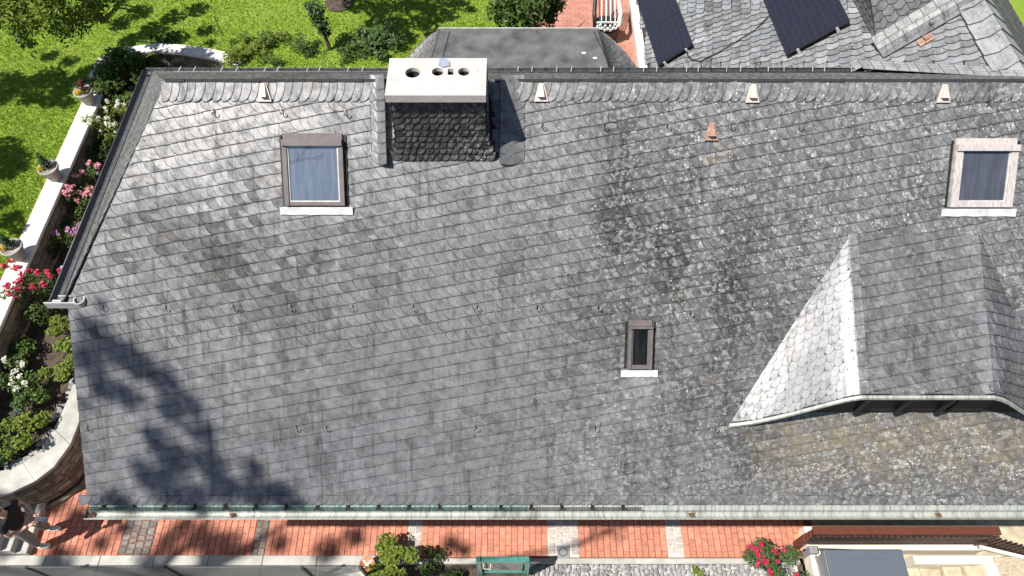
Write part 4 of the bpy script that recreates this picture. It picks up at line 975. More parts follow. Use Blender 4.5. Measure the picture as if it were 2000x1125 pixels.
# ------------------------------------------------------------------ garden walls
def course_blocks(par, face, z0, z1, mat='rubble', n=40, course=.15, ln=(.2, .45)):
    """rubble blocks along a face line: list of (x, y) points, outward to the left of travel"""
    P = [np.array(p) for p in face]; seg = [np.linalg.norm(P[i+1]-P[i]) for i in range(len(P)-1)]; tot = sum(seg)
    def at(s):
        for i, L in enumerate(seg):
            if s <= L or i == len(seg)-1: d = (P[i+1]-P[i])/L; return P[i]+d*s, d
            s -= L
    z = z0
    while z < z1-.02:
        h = min(course*U(.85, 1.15), z1-z); s = -U(0, .2)
        while s < tot:
            L = U(*ln); a, b = max(0, s)+.006, min(tot, s+L)-.006
            if b-a > .03:
                (pa, da), (pb, db) = at(a), at(b); o = U(.012, .03); na = np.array([da[1], -da[0]]); nb = np.array([db[1], -db[0]])
                lo = [(*(pa-na*.02), z+.006), (*(pb-nb*.02), z+.006), (*(pb+nb*o), z+.008), (*(pa+na*o), z+.008)]; hi = [(*(pa-na*.02), z+h-.006), (*(pb-nb*.02), z+h-.006), (*(pb+nb*o), z+h-.010), (*(pa+na*o), z+h-.010)]
                MB().hexa(lo, hi).build('stone', mat, par)
            s += L
        z += h
gwl = thing('garden_wall', 'long low stone wall with broad pale limestone coping beside the lawn', 'wall', (XW-.15, 9, ZB-.1))
MB().box(XW-.30, XW-.02, 4.5, 12.75, .5, ZL).build('core', 'mortar', gwl)
y = 4.5
while y < 12.7:
    L = min(U(1.0, 1.3), 12.75-y); MB().box(XW-.36, XW+.02, y+.004, y+L-.004, ZL+.002, ZL+.07, .008).build('coping_slab', 'limestone', gwl); y += L
course_blocks(gwl, [(XW-.02, 4.5), (XW-.02, 12.75)], ZB-.06, ZL, ln=(.25, .55))
# the wall that swings round behind the house
arc = [np.array(onz(px, py, ZL+.07)[:2]) for px, py in ((185, 150), (200, 118), (245, 100), (305, 92), (360, 96), (410, 104), (445, 112), (470, 122))]
bw = thing('curved_wall', 'curving stone wall with weathered pale coping behind the garden shrubs', 'wall', (*arc[3], ZB-.1))
def off(line, d):
    out = []
    for i, p in enumerate(line):
        a = line[max(0, i-1)]; b = line[min(len(line)-1, i+1)]; t_ = (b-a)/np.linalg.norm(b-a); out.append(p+np.array([t_[1], -t_[0]])*d)
    return out
inn, out_ = off(arc, .14), off(arc, -.15)
for i in range(len(arc)-1):
    a, b, c_, d = inn[i], inn[i+1], out_[i+1], out_[i]; lerp = lambda p, q, t_: p+(q-p)*t_
    MB().hexa([(*lerp(a, b, .01), ZL), (*lerp(a, b, .99), ZL), (*lerp(d, c_, .99), ZL), (*lerp(d, c_, .01), ZL)], [(*lerp(a, b, .01), ZL+.07), (*lerp(a, b, .99), ZL+.07), (*lerp(d, c_, .99), ZL+.07), (*lerp(d, c_, .01), ZL+.07)]).build('coping_slab', 'limestone', bw)
i2, o2 = off(arc, .10), off(arc, -.11); co = MB()
for i in range(len(arc)-1): co.hexa([(*i2[i], .5), (*i2[i+1], .5), (*o2[i+1], .5), (*o2[i], .5)], [(*i2[i], ZL-.002), (*i2[i+1], ZL-.002), (*o2[i+1], ZL-.002), (*o2[i], ZL-.002)])
co.build('core', 'mortar', bw); course_blocks(bw, i2, ZB-.06, ZL-.002, ln=(.2, .4))
# curved retaining wall at the foot of the garden, smooth concrete coping
cin = [np.array(onz(*p, .93)[:2]) for p in ((168, 690), (147, 738), (128, 790), (105, 838), (78, 880), (45, 905), (15, 917), (-30, 925))]
cout = [np.array(onz(*p, .93)[:2]) for p in ((195, 730), (165, 775), (156, 820), (137, 868), (105, 912), (68, 940), (22, 962), (-30, 975))]
rw = thing('retaining_wall', 'curved rubble retaining wall with smooth grey concrete coping above the path', 'wall', (*cout[4], 0))
for i, (a, b) in enumerate(((0, 3), (3, 5), (5, 7))):
    poly_lo = cin[a:b+1]; poly_up = cout[a:b+1]; m_ = MB(); pts = poly_lo+poly_up[::-1]
    cxm = sum(p[0] for p in pts)/len(pts); cym = sum(p[1] for p in pts)/len(pts)
    m_.prism([(cxm+(p[0]-cxm)*.992, cym+(p[1]-cym)*.992) for p in pts][::-1], .86, .93); m_.build('coping_slab', 'concrete_coping', rw)
face = [p+(q-p)*.06 for p, q in zip(cout, cin)]; back_ = [p+(q-p)*.9 for p, q in zip(cout, cin)]
co = MB()
for i in range(len(face)-1): co.hexa([(*face[i], -.05), (*face[i+1], -.05), (*back_[i+1], -.05), (*back_[i], -.05)], [(*face[i], .86), (*face[i+1], .86), (*back_[i+1], .86), (*back_[i], .86)])
co.build('core', 'mortar', rw); course_blocks(rw, face[::-1], .10, .855, ln=(.15, .35), course=.12)
ft = off(face[::-1], .07); MB().tube([(*p, .03) for p in ft], .05, 6).build('foot_kerb', 'rubble', rw)
stp = struct(MB().box(-10.5, -9.4, 2.3, 4.2, -.2, .10).build('garden_steps', 'concrete_coping'))
for i, (px0, px1, z) in enumerate(((38, 72, .16), (8, 40, .32), (-30, 10, .48))):
    a, b = onz(px0, 1020, z), onz(px1, 1020, z); MB().box(a[0]-.35, b[0], 3.0+.002*i, 4.0-.07*i, -.1, z, .01).build('step', 'concrete_coping', stp)
# edging stones of the bed
for k in range(46):
    t_ = k/45; i = min(6, int(t_*6.2)); f_ = t_*6.2-i; p = cin[i]+(cin[min(7, i+1)]-cin[i])*f_; nrm = cin[i]-cout[i]; nrm = nrm/np.linalg.norm(nrm); p = p+nrm*U(.03, .14)
    if rnd.random() < .72:
        s = U(.04, .075); o = place('stone', stm[k % 6], rw, Matrix.Translation((p[0], p[1], .90)) @ Matrix.Rotation(U(0, 6), 4, 'Z') @ Matrix.Diagonal((s, s*1.2, s, 1)))

# ------------------------------------------------------------------ plants
def plant(name, label, cat, base, group, parts):
    o = thing(name, label, cat, base, group)
    for nm, spots, n, size, mat, kw in parts: leaves(nm, spots, n, size, mat, o, **kw)
    return o
def ball_cloud(c_, r, n, squash=.7, seed=0):
    q = random.Random(seed); return [(c_[0]+q.uniform(-1, 1)*r, c_[1]+q.uniform(-1, 1)*r, c_[2]+q.uniform(-.3, .7)*r*squash, r*q.uniform(.3, .55), squash) for _ in range(n)]
def stems(o, base, tips, r=.012, mat='twig'):
    b = MB()
    for t_ in tips: m_ = Vector(base)*.45+Vector(t_)*.55; b.tube([base, tuple(m_+Vector((U(-.04, .04), U(-.04, .04), .03))), tuple(t_[:3])], [r, r*.8, r*.4], 5)
    return b.build('stem', mat, o)
def shrub(name, label, cat, px, py, zb, hgt, rad, mat, n, size, flowers=None, group=None, squash=.7, seed=1, up=.4, aspect=.55):
    c_ = onz(px, py, zb+hgt*.6); base = (c_[0], c_[1], zb); o = thing(name, label, cat, base, group); sp_ = ball_cloud((c_[0], c_[1], zb+hgt*.55), rad, 9, squash*hgt/rad if hgt < rad else squash, seed)
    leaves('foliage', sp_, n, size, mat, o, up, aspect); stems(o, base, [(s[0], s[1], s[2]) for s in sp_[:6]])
    if flowers:
        fm, fn, fs_ = flowers; q = random.Random(seed+50); heads = []
        for _ in range(fn): s = q.choice(sp_); a = q.uniform(0, 6.3); heads.append((s[0]+math.cos(a)*s[3]*.7, s[1]+math.sin(a)*s[3]*.7, s[2]+s[3]*s[4]*.75, fs_))
        for hd in heads: leaves('flower', [hd], 16, fs_*1.15, fm, o, .6, .8)
    return o
# left border, from the back corner down to the steps
shrub('shrub', 'big leafy green shrub spilling over the wall at the back corner', 'shrub', 225, 140, ZB, 1.1, .62, 'leaf_mid', 1500, .11, None, 'border plants', seed=2)
shrub('shrub', 'dark ivy-green shrub in front of the curving back wall', 'shrub', 300, 112, ZB, .75, .62, 'leaf_dark', 1500, .08, None, 'border plants', seed=3)
shrub('shrub', 'dark green shrub growing between the garden wall and the gutter corner', 'shrub', 240, 175, ZB, .9, .45, 'leaf_mid', 1100, .10, None, 'border plants', seed=4)
shrub('white_rose', 'narrow-leaved rose bush covered in white blooms beside the hip gutter', 'rose bush', 212, 232, ZB, .8, .42, 'leaf_lime', 1100, .075, ('petal_white', 22, .058), None, seed=5, aspect=.35)
shrub('ground_plant', 'dark low ivy at the foot of the long garden wall', 'ivy', 172, 300, ZB, .3, .5, 'leaf_dark', 1300, .07, None, seed=6)
shrub('pink_rose', 'rose bush with clusters of pale pink blooms beside the gutter', 'rose bush', 165, 358, ZB, .8, .42, 'leaf_mid', 900, .06, ('petal_pink', 34, .062), None, seed=7)
shrub('ground_plant', 'light green ground cover below the pink rose', 'ground cover', 148, 415, ZB, .35, .36, 'leaf_mid', 900, .06, None, seed=8)
shrub('fern', 'yellow-green fern between the wall and the mauve flowers', 'fern', 103, 465, ZB, .5, .26, 'leaf_lime', 500, .11, None, seed=9, aspect=.3)
shrub('mauve_flower', 'small plant with a few mauve blooms under the gutter', 'flower', 145, 452, ZB, .5, .22, 'leaf_mid', 320, .06, ('petal_mauve', 7, .065), None, seed=10)
shrub('ground_plant', 'dark green ground cover between fern and red rose', 'ground cover', 95, 498, ZB, .3, .36, 'leaf_dark', 1000, .06, None, seed=11)
shrub('red_rose', 'large rose bush with crimson blooms by the gutter end', 'rose bush', 62, 565, ZB, .95, .55, 'leaf_mid', 1700, .06, ('petal_red', 30, .062), None, seed=12)
shrub('ground_plant', 'green ground cover at the wall below the red rose', 'ground cover', 30, 640, ZB, .35, .45, 'leaf_mid', 1200, .06, None, seed=13)
shrub('ground_plant', 'lime green plant against the verge below the gutter end', 'ground cover', 130, 640, ZB, .4, .26, 'leaf_lime', 650, .07, None, seed=14)
shrub('ground_plant', 'lime green leafy patch beside the edging stones', 'ground cover', 105, 705, ZB, .4, .33, 'leaf_lime', 1000, .08, None, seed=15)
shrub('ground_plant', 'bushy green patch in the middle of the low bed', 'ground cover', 72, 765, ZB, .4, .30, 'leaf_mid', 800, .08, None, seed=16)
shrub('white_rose', 'low rose with small white blooms at the edge of the soil', 'rose bush', 18, 735, ZB, .5, .32, 'leaf_mid', 550, .06, ('petal_white', 13, .055), None, seed=17)
shrub('lavender', 'silvery tuft between the green patches of the bed', 'lavender', 45, 800, ZB, .35, .2, 'leaf_silver', 420, .06, None, seed=18, aspect=.2)
shrub('ground_plant', 'bright green plant above the curved coping', 'ground cover', 45, 850, ZB, .4, .34, 'leaf_lime', 1000, .08, None, seed=19)
shrub('ground_plant', 'dark green plant at the outer end of the curved coping', 'ground cover', 2, 880, ZB, .35, .26, 'leaf_dark', 600, .07, None, seed=20)
shrub('ground_plant', 'feathery green plant between the white rose and the pink rose', 'ground cover', 196, 285, ZB, .5, .34, 'leaf_mid', 800, .07, None, seed=71)
shrub('ground_plant', 'dark creeping plant along the wall beside the pink rose', 'ground cover', 135, 372, ZB, .3, .34, 'leaf_dark', 900, .06, None, seed=72)
shrub('ground_plant', 'green creeping plant along the wall above the fern', 'ground cover', 118, 425, ZB, .3, .30, 'leaf_mid', 700, .06, None, seed=73)
shrub('ground_plant', 'leafy green plant under the eave end beside the red rose', 'ground cover', 105, 598, ZB, .35, .24, 'leaf_dark', 500, .06, None, seed=74)
shrub('ground_plant', 'green plant between the bare soil and the lime patch', 'ground cover', 20, 690, ZB, .35, .34, 'leaf_mid', 800, .07, None, seed=75)
for px, py, wh in ((122, 522, 'beside the red rose'), (255, 170, 'beside the white rose'), (193, 338, 'beside the pink rose')):
    q = onz(px, py, ZB+.3); tag(MB().box(q[0]-.05, q[0]+.05, q[1]-.04, q[1]+.04, ZB+.28, ZB+.30).bar((q[0], q[1], ZB-.1), (q[0], q[1], ZB+.28), .012, .012).build('plant_label', 'white_plate'), 'small pale plant label on a stake '+wh, 'plant label', 'plant labels in the border')
# behind the house
BY = 0
for px, py, hgt, rad, mt, n, sz, lab, sd in ((505, 92, 1.1, .56, 'leaf_lime', 1700, .10, 'yellow-green fern clump behind the back gutter', 31), (560, 98, 1.0, .52, 'leaf_mid', 1500, .09, 'round green bush next to the fern clump behind the gutter', 32),
        (608, 112, .8, .40, 'leaf_dark', 900, .08, 'low dark bush behind the gutter near the dry stump', 33), (690, 108, .9, .46, 'leaf_mid', 1100, .10, 'dark rhododendron with long leaves left of the flat roof', 34), (718, 86, 1.2, .42, 'leaf_gloss', 950, .12, 'taller glossy rhododendron against the lawn by the flat roof', 35),
        (765, 92, 1.2, .56, 'leaf_gloss', 1700, .10, 'pale glossy laurel touching the flat roof corner', 36), (440, 112, .6, .30, 'leaf_mid', 600, .08, 'small pot plant at the end of the curved wall', 37), (470, 100, .8, .36, 'leaf_mid', 900, .08, 'mid green bush between the pot plant and the fern clump', 38), (650, 112, .6, .34, 'leaf_lime', 700, .08, 'pale green low plant at the foot of the clipped tree', 39), (735, 112, .8, .40, 'leaf_mid', 900, .09, 'mid green bush between rhododendron and laurel', 40)):
    shrub('shrub', lab, 'shrub', px, py, ZB, hgt, rad, mt, n, sz, None, 'shrubs behind the back gutter', seed=sd, aspect=.4)
q = onz(648, 125, ZB+.2); st = thing('clipped_tree', 'small dark clipped tree with bare trunk behind the gutter', 'tree', (q[0], q[1], ZB))
MB().tube([(q[0], q[1], ZB-.1), (q[0]+.02, q[1]+.05, ZB+.7), (q[0]-.05, q[1]+.1, ZB+1.3)], [.06, .05, .03], 7).build('trunk', 'bark', st)
leaves('crown', [(q[0]-.05, q[1]+.1, ZB+1.35, .22), (q[0]-.13, q[1]+.2, ZB+1.6, .25), (q[0]+.02, q[1]+.05, ZB+1.15, .18)], 700, .08, 'leaf_conifer', st)
for i, (px, py) in enumerate(((425, 90), (437, 88), (448, 86))):
    q = onz(px+10, py+30, ZB); tag(MB().tube([(q[0], q[1], ZB-.1), (q[0]-.25, q[1]+.35, ZB+.6+.2*i)], .012, 5).build('garden_stake', 'twig'), ('short','middle','longest')[i]+' thin dark garden stake leaning at the end of the curved wall', 'stake', 'garden stakes by the curved wall')

# flower pots on the long wall
def pot(px, py, label, kind):
    q = onz(px, py, ZL+.07); x, y = XW-.17, q[1]; z = ZL+.072
    o = thing('flower_pot', label, 'flower pot', (x, y, z), 'stone pots on the garden wall')
    MB().lathe([(.001, 0), (.115, 0), (.125, .03), (.15, .15), (.175, .27), (.205, .29), (.21, .34), (.185, .345), (.17, .30), (.001, .29)], (x, y, z), 20).build('pot', 'pot_stone', o, True)
    if kind == 0:
        leaves('flower', [(x-.08, y-.05, z+.36, .08)], 80, .045, 'petal_yellow', o); leaves('foliage', [(x+.02, y+.04, z+.44, .11), (x+.04, y+.06, z+.55, .07)], 170, .06, 'leaf_red', o); leaves('greenery', [(x+.08, y-.04, z+.36, .10)], 120, .05, 'leaf_mid', o)
    else:
        leaves('foliage', [(x-.03, y+.04, z+.36+i*.07, .115*(1-i/6.2)+.01) for i in range(6)], 700, .035, 'leaf_conifer', o); leaves('flower', [(x-.12, y-.05, z+.35, .065)], 70, .04, 'petal_yellow', o)
pot(152, 200, 'round stone pot with red foliage and yellow flowers on the wall', 0)
pot(96, 348, 'round stone pot with a little conifer, the middle pot on the wall', 1)
pot(30, 502, 'round stone pot with conifer beside the red rose bush', 1)

# trees
def branchy(o, base, top, n, reach, r0, seed, mat='bark', droop=.0, nm='branch'):
    q = random.Random(seed); b = MB(); base, top = Vector(base), Vector(top); tips = []
    mid = base.lerp(top, .5)+Vector((q.uniform(-.15, .15), q.uniform(-.15, .15), 0))
    MB().tube([tuple(base), tuple(mid), tuple(top)], [r0, r0*.75, r0*.45], 9).build('trunk', mat, o, True)
    for i in range(n):
        s = base.lerp(top, q.uniform(.5, 1)); a = q.uniform(0, 6.3); e = s+Vector((math.cos(a)*reach*q.uniform(.5, 1), math.sin(a)*reach*q.uniform(.5, 1), q.uniform(.1, .8)*reach-droop)); m_ = s.lerp(e, .5)+Vector((0, 0, .1*reach))
        b.tube([tuple(s), tuple(m_), tuple(e)], [r0*.4, r0*.25, r0*.1], 6); tips.append(e)
    b.build(nm, mat, o, True); return tips
# fruit tree in the corner of the lawn: its foliage hangs into the picture
tb = onz(205, 42, ZL); tr1 = thing('garden_tree', 'leafy pale green tree with grey trunk at the corner of the lawn', 'tree', (tb[0], tb[1], ZL))
top = Vector((tb[0]-1.1, tb[1]+.1, ZL+2.6)); branchy(tr1, (tb[0], tb[1], ZL-.1), top, 6, 1.0, .10, 5)
sp_ = [(*onz(px, py, zz), r, .7) for px, py, zz, r in ((20, 20, 3.6, .36), (60, 35, 3.4, .32), (95, 15, 3.7, .34), (120, 50, 3.0, .28), (40, 60, 3.1, .22), (150, 30, 3.1, .30), (175, 10, 3.4, .30), (10, -20, 3.8, .5), (80, -30, 4.0, .5), (150, -40, 4.1, .5), (-60, 10, 3.8, .5), (60, 85, 2.5, .13), (200, -20, 3.6, .32))]
leaves('crown', sp_, 4600, .12, 'leaf_lime', tr1, .3, .42); leaves('inner_crown', [(x, y, z-.25, r*1.05, s) for x, y, z, r, s in sp_], 1500, .11, 'leaf_mid', tr1, .3, .45)
def caster(o, blobs, zp, k0, k1, n, size, mat, nm='crown', seed=3):
    q = random.Random(seed); sp2 = []
    for px, py, r in blobs:
        p = (onpl(px, py, RO, NV) if zp == 'roof' else onz(px, py, zp)); k = q.uniform(k0, k1); d = np.array([SUN.x, SUN.y, SUN.z])/(-SUN.z); p = p-d*k; sp2.append((p[0], p[1], p[2], r, .8))
    leaves(nm, sp2, n, size, mat, o, .5, .6); return sp2
caster(tr1, [(235, 45, .30), (275, 25, .32), (300, 60, .36), (340, 35, .3), (345, 75, .30), (385, 20, .28), (400, 60, .22), (255, 80, .3), (310, 88, .25), (410, 85, .15)], ZL, 2.2, 3.2, 1800, .12, 'leaf_mid', 'upper_crown', 8)
# tall tree at the top of the lawn, only its shade and root plate show
tb2 = onz(660, -12, ZL); tr2 = thing('shade_tree', 'tree above the back lawn casting the large shadow beside the flat roof', 'tree', (tb2[0], tb2[1], ZL))
branchy(tr2, (tb2[0], tb2[1], ZL-.1), (tb2[0]-1.0, tb2[1]-.2, ZL+4.2), 7, 1.4, .13, 11)
caster(tr2, [(700, 8, .36), (745, 18, .42), (800, 8, .45), (850, 15, .42), (895, 8, .3), (735, 45, .28), (785, 48, .42), (835, 45, .40), (880, 32, .26), (800, 78, .25), (845, 70, .18), (920, 20, .15), (700, -30, .5), (800, -40, .6), (880, -40, .5)], ZL, 3.6, 4.6, 3800, .13, 'leaf_mid', 'crown', 9)
tag(MB().lathe([(.36, .0), (.25, .03), (.001, .04)], (onz(662, 6, ZL)[0], onz(662, 6, ZL)[1], ZL+.02), 14).build('mulch_ring', 'soil'), 'bare soil ring under the tree above the lawn', 'mulch')
# tree left of the picture that dapples the lawn
tr3 = thing('lawn_tree', 'tree left of the lawn whose shadow patches reach the flower pots', 'tree', (-15.5, 9.5, ZL))
branchy(tr3, (-15.5, 9.5, ZL-.1), (-14.4, 9.8, ZL+4.6), 7, 1.6, .13, 21)
caster(tr3, [(15, 155, .32), (45, 165, .35), (90, 150, .38), (125, 165, .36), (150, 160, .25), (60, 190, .3), (105, 190, .35), (130, 200, .18), (10, 185, .3), (95, 108, .2), (130, 118, .22), (15, 290, .35), (40, 310, .3), (25, 340, .25), (5, 320, .4), (50, 330, .18), (8, 400, .22), (25, 432, .25), (45, 452, .18), (40, 420, .15), (-40, 200, .6), (-60, 330, .6)], ZL, 4.2, 5.2, 5200, .12, 'leaf_mid', 'crown', 12)
# cherry by the patio
cb_ = onz(1045, 85, ZL); tr4 = thing('cherry_tree', 'dark glossy leaved cherry tree at the patio corner behind the flat roof', 'tree', (cb_[0], cb_[1], ZL))
branchy(tr4, (cb_[0], cb_[1], ZL-.1), (cb_[0]-.1, cb_[1]-.1, ZL+2.1), 5, .7, .07, 31)
sp_ = [(*onz(px, py, zz), r, .9) for px, py, zz, r in ((970, 14, 3.2, .24), (1000, 28, 3.2, .30), (1040, 10, 3.7, .36), (1070, 30, 3.1, .22), (1035, 42, 2.9, .22), (1085, 5, 3.4, .25), (1000, -20, 3.7, .35), (1060, -25, 3.8, .4), (975, 35, 2.8, .12))]
leaves('crown', sp_, 2300, .13, 'leaf_mid', tr4, .1, .38); leaves('inner_crown', [(x, y+.1, z-.3, r, s) for x, y, z, r, s in sp_], 900, .12, 'leaf_dark', tr4, .1, .4)
hx_ = np.array([8.75, 8.8, 4.3]); shx = thing('shrub', 'sunlit green shrub beyond the far hip of the annex', 'shrub', (hx_[0]+.2, hx_[1], 0.0))
leaves('foliage', [(hx_[0]+.1, hx_[1], hx_[2], .6), (hx_[0]+.4, hx_[1]+.8, hx_[2]-.2, .7), (hx_[0]+.6, hx_[1]-.6, hx_[2]-.4, .7)], 1600, .1, 'leaf_lime', shx); stems(shx, (hx_[0]+.2, hx_[1], 0), [(hx_[0]+.1, hx_[1], hx_[2])], .05, 'bark')
# tall tree in front of the gable: dapples the lower left of the roof and the path
tr5 = thing('tall_tree', 'tall tree beyond the fence whose dappled shadow lies on the roof corner', 'tree', (-13.4, -1.2, -.3))
branchy(tr5, (-13.4, -1.2, -.35), (-12.4, -.6, 15.5), 9, 2.4, .24, 41)
caster(tr5, [(185, 645, 0.206), (175, 700, 0.224), (235, 690, 0.241), (205, 755, 0.189), (275, 715, 0.206), (255, 775, 0.189), (325, 745, 0.189), (335, 800, 0.206), (375, 790, 0.172), (395, 845, 0.206), (310, 860, 0.206), (345, 900, 0.241), (410, 905, 0.224), (285, 920, 0.189), (320, 955, 0.241), (440, 950, 0.241), (495, 915, 0.155), (500, 960, 0.224), (550, 965, 0.189), (380, 975, 0.241), (580, 985, 0.129), (240, 985, 0.172), (200, 600, 0.086), (170, 790, 0.103)], 'roof', 12.5, 16, 2100, .13, 'leaf_mid', 'crown', 13)
caster(tr5, [(20, 1000, .35), (50, 1010, .25), (110, 985, .2), (150, 1010, .2), (15, 1060, .35), (110, 1070, .15), (200, 1060, .18), (330, 1060, .22), (400, 1050, .28), (440, 1070, .3), (360, 1030, .2), (545, 1060, .2), (640, 1075, .25), (690, 1050, .2), (880, 1060, .15), (905, 1075, .13), (120, 1100, .3), (300, 1105, .3), (240, 1030, .15), (130, 860, .25), (120, 800, .22), (60, 940, .2)], 0.0, 15, 18, 2600, .13, 'leaf_mid', 'lower_crown', 14)
# one bare limb of that tree, mirrored in the skylight
lm = MB(); q = random.Random(4)
def limb(p, d, L, r, depth):
    e = p+d*L; m_ = p.lerp(e, .5)+Vector((q.uniform(-.05, .05), q.uniform(-.05, .05), q.uniform(-.05, .05)))*L; lm.tube([tuple(p), tuple(m_), tuple(e)], [r, r*.85, r*.65], 5)
    if depth:
        for _ in range(3 if depth > 1 else 4): limb(m_.lerp(e, q.uniform(.2, 1)), (d+Vector((q.uniform(-.8, .8), q.uniform(-.8, .8), q.uniform(-.5, .5)))).normalized(), L*q.uniform(.45, .7), r*.55, depth-1)
def mirror(px, py, k):
    p = Vector(onpl(px, py, RO, NV)); d = Vector(ray(px, py)).normalized(); n = Vector(NV); return p+(d-2*d.dot(n)*n)*k
ma, mb_ = mirror(545, 318, 9.0), mirror(592, 312, 8.7); limb(ma, (mb_-ma).normalized(), (mb_-ma).length*1.1, .05, 3)
lm.tube([(-12.8, -.85, 9.4), tuple(ma)], [.06, .03], 6); lm.build('bare_limb', 'twig', tr5)

# ------------------------------------------------------------------ front edge: fence, pot, bush, gate, drain
FY = 2.60
fen = thing('wire_fence', 'chain link fence with slim dark posts along the concrete coping', 'fence', (-6, FY, 0))
FX = [onz(px, py, 1.0)[0] for px, py in ((50, 1102), (323, 1103), (589, 1106))]
for x in [FX[0]-2.2]+FX+[-2.4]: MB().box(x-.022, x+.022, FY-.022, FY+.022, -.1, 1.0, .004).build('post', 'fence_dark', fen)
MB().tube([(-10.4, FY, .985), (-2.4, FY, .985)], .006, 5).build('top_wire', 'wire_galv', fen)
ms = MB(); x = -11.4
while x < -2.4:
    for s in (1, -1):
        a = x if s > 0 else x+1.0; b = a+s*.95; za, zb_ = .03, .98
        lo_, hi_ = -10.4, -2.4
        def cl(p, q):
            (xa, z_a), (xb, z_b) = p, q
            if xa < lo_ or xb < lo_ or xa > hi_ or xb > hi_: return None
            return p, q
        r_ = cl((a, za), (b, zb_))
        if r_: ms.bar((r_[0][0], FY, za), (r_[1][0], FY, zb_), .005, .005, (0, 1, 0))
    x += .062
tag(ms.build('wire_mesh', 'wire_galv', fen), kind='stuff')
q = onz(717, 1103, .35); tp = thing('terracotta_pot', 'round terracotta pot with a white taped cross on top', 'pot', (q[0], q[1], .102))
MB().lathe([(.001, .0), (.085, .0), (.12, .18), (.135, .24), (.135, .275), (.118, .28), (.112, .255), (.001, .255)], (q[0], q[1], .102), 18).build('pot', 'terracotta', tp, True)
MB().bar((q[0]-.075, q[1]-.075, .363), (q[0]+.075, q[1]+.075, .363), .022, .004).bar((q[0]-.075, q[1]+.075, .366), (q[0]+.075, q[1]-.075, .366), .022, .004).build('tape_cross', 'white_tape', tp)
shrub('bush', 'bright green leafy bush beside the terracotta pot', 'bush', 768, 1103, -.05, .9, .36, 'leaf_lime', 1700, .07, None, seed=61)
shrub('ground_plant', 'low dark green plants between the bush and the green gate', 'ground cover', 860, 1112, -.05, .3, .3, 'leaf_dark', 700, .06, None, seed=62)
gy = 2.72; ga, gb_ = ony(938, 1093, gy), ony(1026, 1093, gy)
gt = thing('garden_gate', 'small green metal garden gate with wire mesh panel', 'gate', ((ga[0]+gb_[0])/2, gy, 0)); gz_ = ga[2]
MB().bar((ga[0], gy, gz_), (gb_[0], gy, gz_), .085, .05).build('top_bar', 'green_metal', gt)
MB().bar((ga[0], gy, .12), (gb_[0], gy, .12), .06, .05).build('bottom_bar', 'green_metal', gt)
for x in (ga[0]-.03, gb_[0]+.03): MB().box(x-.035, x+.035, gy-.04, gy+.04, -.05, gz_+.06, .006).build('post', 'green_metal', gt)
for x in (ga[0]+.06, gb_[0]-.05): MB().bar((x, gy, .14), (x, gy, gz_-.02), .03, .03).build('stile', 'green_metal', gt)
mm = MB(); x = ga[0]+.08
while x < gb_[0]-.06: mm.bar((x, gy, .14), (x, gy, gz_-.02), .004, .004); x += .028
z = .16
while z < gz_-.03: mm.bar((ga[0]+.06, gy, z), (gb_[0]-.05, gy, z), .004, .004, (0, 1, 0)); z += .03
tag(mm.build('wire_mesh', 'wire_galv', gt), kind='stuff')
MB().tube([(ga[0]+.05, gy-.05, gz_-.08), (ga[0]+.05, gy-.12, gz_-.09), (ga[0]+.16, gy-.13, gz_-.09), (ga[0]+.17, gy-.05, gz_-.05)], .012, 6).build('handle', 'zinc_light', gt)
MB().bar((gb_[0]+.05, gy-.06, .1), (gb_[0]+.05, gy-.06, gz_), .03, .03).build('latch_post', 'green_metal', gt)
fs_ = struct(MB().box(-.62, .30, 1.6, 2.60, -.3, -.02, .01).build('front_step', 'cream_render'))
MB().box(-.61, -.16, 1.6, 2.58, -.018, .015, .006).build('step_slab', 'cream_render', fs_); MB().box(-.15, .29, 1.6, 2.58, -.018, .015, .006).build('step_slab', 'cream_render', fs_)
MB().bar((-1.2, 2.3, .03), (-.64, 2.62, .03), .06, .08).build('step_edge', 'cream_render', fs_)
q = onz(1100, 1078, .01); dc = thing('drain_cover', 'square grey drain cover with a ring of slots', 'drain cover', (q[0], q[1], 0))
MB().box(q[0]-.105, q[0]+.105, q[1]-.105, q[1]+.105, -.03, .012, .004).build('plate', 'iron_cover', dc)
for k in range(18):
    a = 2*math.pi*k/18; c_, s_ = math.cos(a), math.sin(a); MB().bar((q[0]+c_*.058, q[1]+s_*.058, .0135), (q[0]+c_*.082, q[1]+s_*.082, .0135), .013, .003).build('slot', 'rubber', dc)
MB().lathe([(.052, .0125), (.05, .017), (.001, .017)], (q[0], q[1], 0), 18).build('lid', 'iron_cover', dc)
shrub('red_flower_bush', 'dense green bush dotted with red blooms beside the white stones', 'flowering bush', 1512, 1104, -.05, .75, .40, 'leaf_gloss', 2400, .05, ('petal_red', 26, .045), None, seed=63)
shrub('ground_plant', 'tiny yellow-green plant growing in the white stones', 'plant', 1368, 1122, -.05, .15, .10, 'leaf_lime', 120, .06, None, seed=64)

